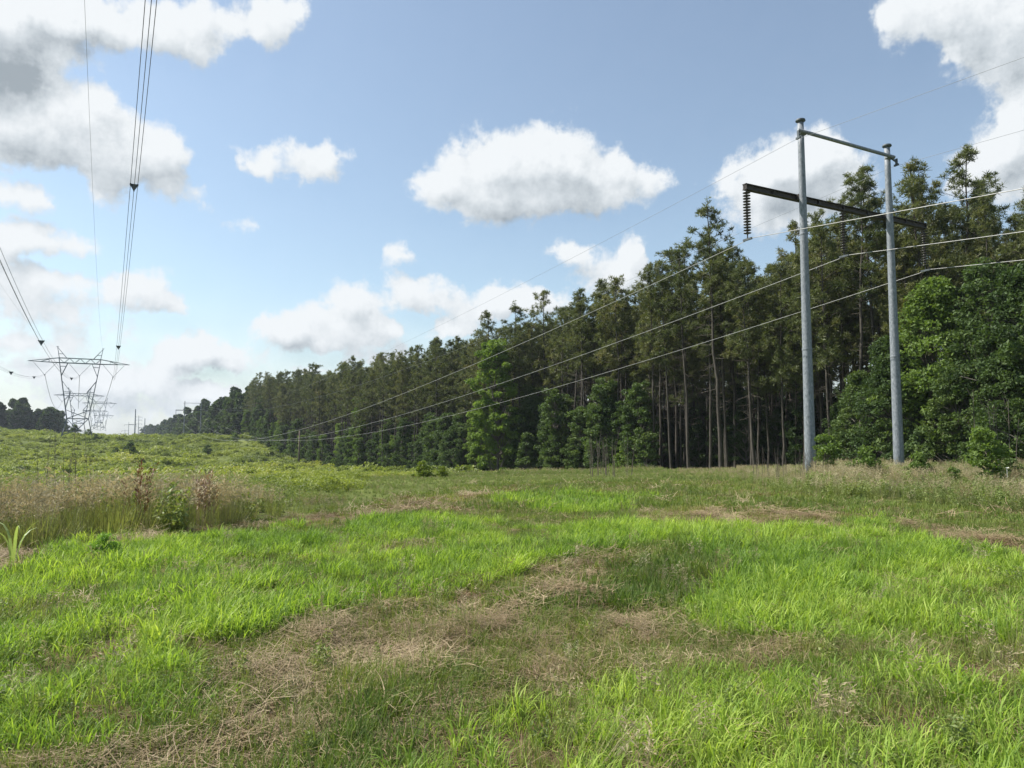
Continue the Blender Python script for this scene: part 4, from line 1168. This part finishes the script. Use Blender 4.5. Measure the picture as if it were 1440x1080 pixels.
CL = [  # clouds: centre and radii in the photograph's pixels, turned into azimuth and elevation
 # the long cloud in the middle
 (738, 226, 74, 40, 1), (668, 250, 52, 36, 1), (800, 236, 52, 40, 1), (682, 294, 40, 16, .9), (850, 268, 48, 22, 1), (915, 258, 38, 15, .9), (604, 266, 32, 17, .95), (760, 282, 74, 20, .8), (862, 224, 10, 10, .6),
 (392, 222, 38, 17, 1), (455, 226, 32, 22, 1), (440, 252, 22, 10, .6), (362, 236, 20, 9, .8),
 (560, 362, 22, 13, 1), (625, 352, 10, 5, .5), (268, 148, 10, 5, .6),
 # second bank at left
 (125, 150, 40, 34, 1.1), (60, 178, 55, 34, 1), (0, 190, 50, 34, 1), (195, 205, 44, 36, 1.05), (235, 232, 32, 28, 1), (160, 238, 44, 30, .9), (145, 275, 26, 14, .7), (100, 215, 46, 24, .8), (290, 290, 40, 14, .42), (350, 318, 26, 14, .4), (262, 268, 26, 14, .5),
 # dark corner and top bank
 (10, 70, 66, 44, 1.6), (-60, 60, 80, 90, 1.4), (60, 20, 80, 30, 1.2), (150, 22, 70, 28, 1.1), (235, 40, 46, 26, 1), (285, 48, 40, 24, 1), (350, 24, 50, 24, 1), (410, 10, 34, 14, .8), (270, 82, 16, 12, .7), (385, 48, 24, 10, .6),
 # left column of small cumulus
 (28, 272, 34, 15, 1), (62, 290, 18, 7, .6), (40, 330, 52, 19, 1), (-10, 350, 40, 30, .9), (105, 350, 26, 10, .8), (20, 380, 60, 9, .5),
 (212, 396, 30, 19, 1.05), (160, 402, 34, 14, .9), (90, 402, 40, 14, .8), (20, 412, 50, 18, .9), (190, 432, 60, 10, .7), (60, 445, 90, 14, .8), (240, 428, 16, 8, .6),
 (0, 480, 80, 14, .85), (120, 478, 60, 12, .7), (185, 462, 40, 8, .6), (60, 515, 110, 12, .85), (160, 530, 80, 9, .7),
 (390, 458, 34, 14, 1), (440, 456, 40, 20, 1.05), (505, 446, 34, 24, 1.15), (480, 412, 26, 13, 1), (540, 462, 22, 11, .9), (450, 480, 90, 8, .75),
 (572, 408, 34, 15, 1), (618, 414, 28, 11, 1), (600, 430, 50, 8, .6),
 (268, 488, 30, 15, 1.1), (232, 500, 28, 12, 1), (300, 500, 30, 10, .8), (215, 520, 60, 9, .8), (318, 520, 34, 8, .85), (350, 500, 50, 7, .55), (410, 510, 70, 7, .6), (240, 548, 110, 9, .85), (340, 545, 60, 7, .75), (100, 552, 120, 11, .9), (160, 574, 150, 9, .75), (330, 568, 90, 8, .7), (60, 592, 200, 8, .7), (460, 520, 60, 9, .6), (520, 500, 40, 8, .6),
 (692, 424, 34, 18, 1.05), (735, 420, 34, 13, .9), (655, 452, 28, 13, 1), (800, 358, 30, 16, 1.05), (835, 370, 30, 10, .9), (888, 360, 22, 24, 1.15), (870, 400, 50, 20, .9), (640, 470, 40, 10, .9), (770, 430, 40, 14, .8), (560, 495, 44, 9, .8),
 (1140, 222, 50, 34, 1.1), (1062, 248, 36, 28, 1.1), (1110, 250, 50, 30, .9), (1180, 256, 46, 34, .9), (1100, 300, 90, 30, .8), (1020, 262, 18, 14, .7),
 (1300, 8, 60, 34, 1.1), (1375, 20, 60, 44, 1.2), (1412, 76, 42, 34, 1.05), (1246, 22, 16, 26, .8), (1352, 60, 26, 22, .8), (1450, 130, 34, 20, .9), (1490, 60, 70, 110, 1.2), (1365, 108, 16, 12, .6),
 (1392, 222, 40, 24, 1.1), (1440, 186, 36, 34, 1.1), (1352, 244, 24, 16, .9), (1460, 250, 80, 44, 1),
]
def azel(px, py):
    r = ray(px, py); return math.degrees(math.atan2(r[0], r[1])), math.degrees(math.atan2(r[2], math.hypot(r[0], r[1])))
grp = bpy.data.node_groups.new('cloud_field', 'ShaderNodeTree')
grp.interface.new_socket('P', in_out='INPUT', socket_type='NodeSocketVector')
grp.interface.new_socket('Density', in_out='OUTPUT', socket_type='NodeSocketFloat')
gi = grp.nodes.new('NodeGroupInput'); go = grp.nodes.new('NodeGroupOutput')
# wobble the position so the outlines billow
nz = N(grp, 'ShaderNodeTexNoise', noise_dimensions='2D', Scale=.42, Detail=6, Roughness=.6); L(grp, gi.outputs[0], nz.inputs['Vector'])
vm = grp.nodes.new('ShaderNodeVectorMath'); vm.operation = 'SUBTRACT'; L(grp, nz.outputs['Color'], vm.inputs[0]); vm.inputs[1].default_value = (.5, .5, .5)
vs = grp.nodes.new('ShaderNodeVectorMath'); vs.operation = 'MULTIPLY_ADD'; L(grp, vm.outputs[0], vs.inputs[0]); vs.inputs[1].default_value = (2.6, 2.0, 0); L(grp, gi.outputs[0], vs.inputs[2])
# the cloud map: bands of elevation, each a curve over azimuth, three bands to a curves node
ell = []
for px, py, rx, ry, wt in CL:
    a, e = azel(px, py); a2, _ = azel(px + rx, py); _, e2 = azel(px, py - ry)
    ell.append((a, e, max(.3, abs(a2 - a)) * 1.06, max(.22, abs(e2 - e)) * 1.06, wt))
ell = np.array(ell); NB = 33; AZ0, AZ1 = -52.0, 52.0; NPT = 104; VMAX = 2.4
sp = grp.nodes.new('ShaderNodeSeparateXYZ'); L(grp, vs.outputs[0], sp.inputs[0])
uu = math_n(grp, 'MULTIPLY_ADD', sp.outputs[0], 1 / (AZ1 - AZ0), -AZ0 / (AZ1 - AZ0), True)
vv = math_n(grp, 'MULTIPLY', math_n(grp, 'POWER', math_n(grp, 'MULTIPLY', math_n(grp, 'MAXIMUM', sp.outputs[1], 0.0), 1 / 38.0), .7), NB - 1)
cu = grp.nodes.new('ShaderNodeCombineXYZ'); [L(grp, uu, cu.inputs[k]) for k in range(3)]
cv = grp.nodes.new('ShaderNodeCombineXYZ'); [L(grp, vv, cv.inputs[k]) for k in range(3)]
gaz = np.linspace(AZ0, AZ1, NPT); acc = None
def vmath(op, a, b=None, c=None):
    n = grp.nodes.new('ShaderNodeVectorMath'); n.operation = op
    for k, q in enumerate((a, b, c)):
        if q is None: continue
        if isinstance(q, tuple): n.inputs[k].default_value = q
        else: L(grp, q, n.inputs[k])
    return n.outputs['Value'] if op == 'DOT_PRODUCT' else n.outputs[0]
for g in range(NB // 3):
    rc = grp.nodes.new('ShaderNodeRGBCurve'); L(grp, cu.outputs[0], rc.inputs['Color'])
    for k in range(3):
        el_ = 38.0 * ((3 * g + k) / (NB - 1)) ** (1 / .7)
        val = np.zeros(NPT)
        for (ea, ee, ra, re, wt) in ell: val += wt * .42 ** (((gaz - ea) / ra) ** 2 + ((el_ - ee) / re) ** 2)
        val = np.minimum(val, VMAX) / VMAX
        cm = rc.mapping.curves[k]
        cm.points[0].location = (0, float(val[0])); cm.points[1].location = (1, float(val[-1]))
        for q in range(1, NPT - 1): cm.points.new(q / (NPT - 1), float(val[q]))
    rc.mapping.update()
    w1 = vmath('ABSOLUTE', vmath('SUBTRACT', cv.outputs[0], (3 * g + 0.0, 3 * g + 1.0, 3 * g + 2.0)))
    w2 = vmath('MAXIMUM', vmath('SUBTRACT', (1.0, 1.0, 1.0), w1), (0.0, 0.0, 0.0))
    dt = vmath('DOT_PRODUCT', w2, rc.outputs[0])
    acc = dt if acc is None else math_n(grp, 'ADD', acc, dt)
acc = math_n(grp, 'MULTIPLY', acc, VMAX)
n2 = N(grp, 'ShaderNodeTexNoise', noise_dimensions='2D', Scale=.5, Detail=8, Roughness=.62); L(grp, gi.outputs[0], n2.inputs['Vector'])
dn = math_n(grp, 'ADD', acc, math_n(grp, 'MULTIPLY', math_n(grp, 'SUBTRACT', n2.outputs[0], .5), 1.15))
L(grp, dn, go.inputs[0])

tc = N(nt, 'ShaderNodeTexCoord'); sx = N(nt, 'ShaderNodeSeparateXYZ'); L(nt, tc.outputs['Generated'], sx.inputs[0])
az = math_n(nt, 'MULTIPLY', math_n(nt, 'ARCTAN2', sx.outputs[0], sx.outputs[1]), 180 / PI)
el = math_n(nt, 'MULTIPLY', math_n(nt, 'ARCSINE', sx.outputs[2]), 180 / PI)
cb = N(nt, 'ShaderNodeCombineXYZ'); L(nt, az, cb.inputs[0]); L(nt, el, cb.inputs[1])
g1 = nt.nodes.new('ShaderNodeGroup'); g1.node_tree = grp; L(nt, cb.outputs[0], g1.inputs[0])
off = nt.nodes.new('ShaderNodeVectorMath'); off.operation = 'ADD'; L(nt, cb.outputs[0], off.inputs[0]); off.inputs[1].default_value = (-.8, 1.4, 0)
g2 = nt.nodes.new('ShaderNodeGroup'); g2.node_tree = grp; L(nt, off.outputs[0], g2.inputs[0])
def smooth(nt, v, a, b, c=0, d=1):
    n = nt.nodes.new('ShaderNodeMapRange'); n.interpolation_type = 'SMOOTHSTEP'; L(nt, v, n.inputs[0])
    for i, q in enumerate((a, b, c, d)): n.inputs[1 + i].default_value = q
    return n.outputs[0]
alpha = smooth(nt, g1.outputs[0], .24, .80)
grad = math_n(nt, 'SUBTRACT', g2.outputs[0], g1.outputs[0])          # more cloud towards the light: shaded
thick = smooth(nt, g2.outputs[0], .6, 2.6)
shd = math_n(nt, 'ADD', math_n(nt, 'MULTIPLY', grad, .42), math_n(nt, 'MULTIPLY_ADD', thick, .62, .20), clamp=True)
ccol = ramp(nt, shd, [(0, (.50, .52, .535)), (.22, (.44, .465, .485)), (.45, (.365, .395, .42)), (.72, (.295, .325, .35)), (1, (.205, .235, .26))])
cbg = N(nt, 'ShaderNodeBackground', Strength=1.0); L(nt, ccol, cbg.inputs[0])
# thin veil near the horizon
veil = math_n(nt, 'MAXIMUM', alpha, smooth(nt, el, 12, 0, .04, .6))
mx = N(nt, 'ShaderNodeMixShader'); L(nt, veil, mx.inputs[0])
hs = N(nt, 'ShaderNodeHueSaturation', Saturation=.86); L(nt, mixc(nt, 1.0, sky.outputs[0], (.95, 1.03, 1.02), 'MULTIPLY'), hs.inputs['Color'])
L(nt, hs.outputs[0], bg.inputs[0]); L(nt, bg.outputs[0], mx.inputs[1]); L(nt, cbg.outputs[0], mx.inputs[2]); L(nt, mx.outputs[0], wo.inputs[0])

# ------------------------------------------------------------------ air
def haze():
    mb = MB(); x0, x1, y0, y1, z0, z1 = -1800, 900, -40, 2600, -16, 62
    mb.add([(x0, y0, z0), (x1, y0, z0), (x1, y1, z0), (x0, y1, z0), (x0, y0, z1), (x1, y0, z1), (x1, y1, z1), (x0, y1, z1)], [(3, 2, 1, 0), (4, 5, 6, 7), (0, 1, 5, 4), (1, 2, 6, 5), (2, 3, 7, 6), (3, 0, 4, 7)])
    m, nt_, out = mat('air'); v = N(nt_, 'ShaderNodeVolumePrincipled'); v.inputs['Color'].default_value = (.80, .88, 1, 1); v.inputs['Density'].default_value = .00014; v.inputs['Anisotropy'].default_value = .2
    L(nt_, v.outputs[0], out.inputs['Volume'])
    o = link('haze', mb.mesh('haze', m)); tag(o, 'thin summer haze over the valley', 'haze', kind='stuff')
haze()

# ------------------------------------------------------------------ camera and output
cd = bpy.data.cameras.new('camera'); cam = bpy.data.objects.new('camera', cd); COL.objects.link(cam)
cam.location = (0, 0, CAMZ); cam.rotation_euler = (PI / 2 + PITCH, 0, 0)
cd.sensor_width = 36; cd.lens = 36 * F / 1440; cd.clip_start = .05; cd.clip_end = 8000
sc.camera = cam
sc.view_settings.view_transform = 'Standard'; sc.view_settings.look = 'None'; sc.view_settings.exposure = .85; sc.view_settings.gamma = 1
sc.cycles.max_bounces = 4; sc.cycles.diffuse_bounces = 2; sc.cycles.glossy_bounces = 1; sc.cycles.transmission_bounces = 2
w.cycles.sampling_method = 'MANUAL'; w.cycles.sample_map_resolution = 512
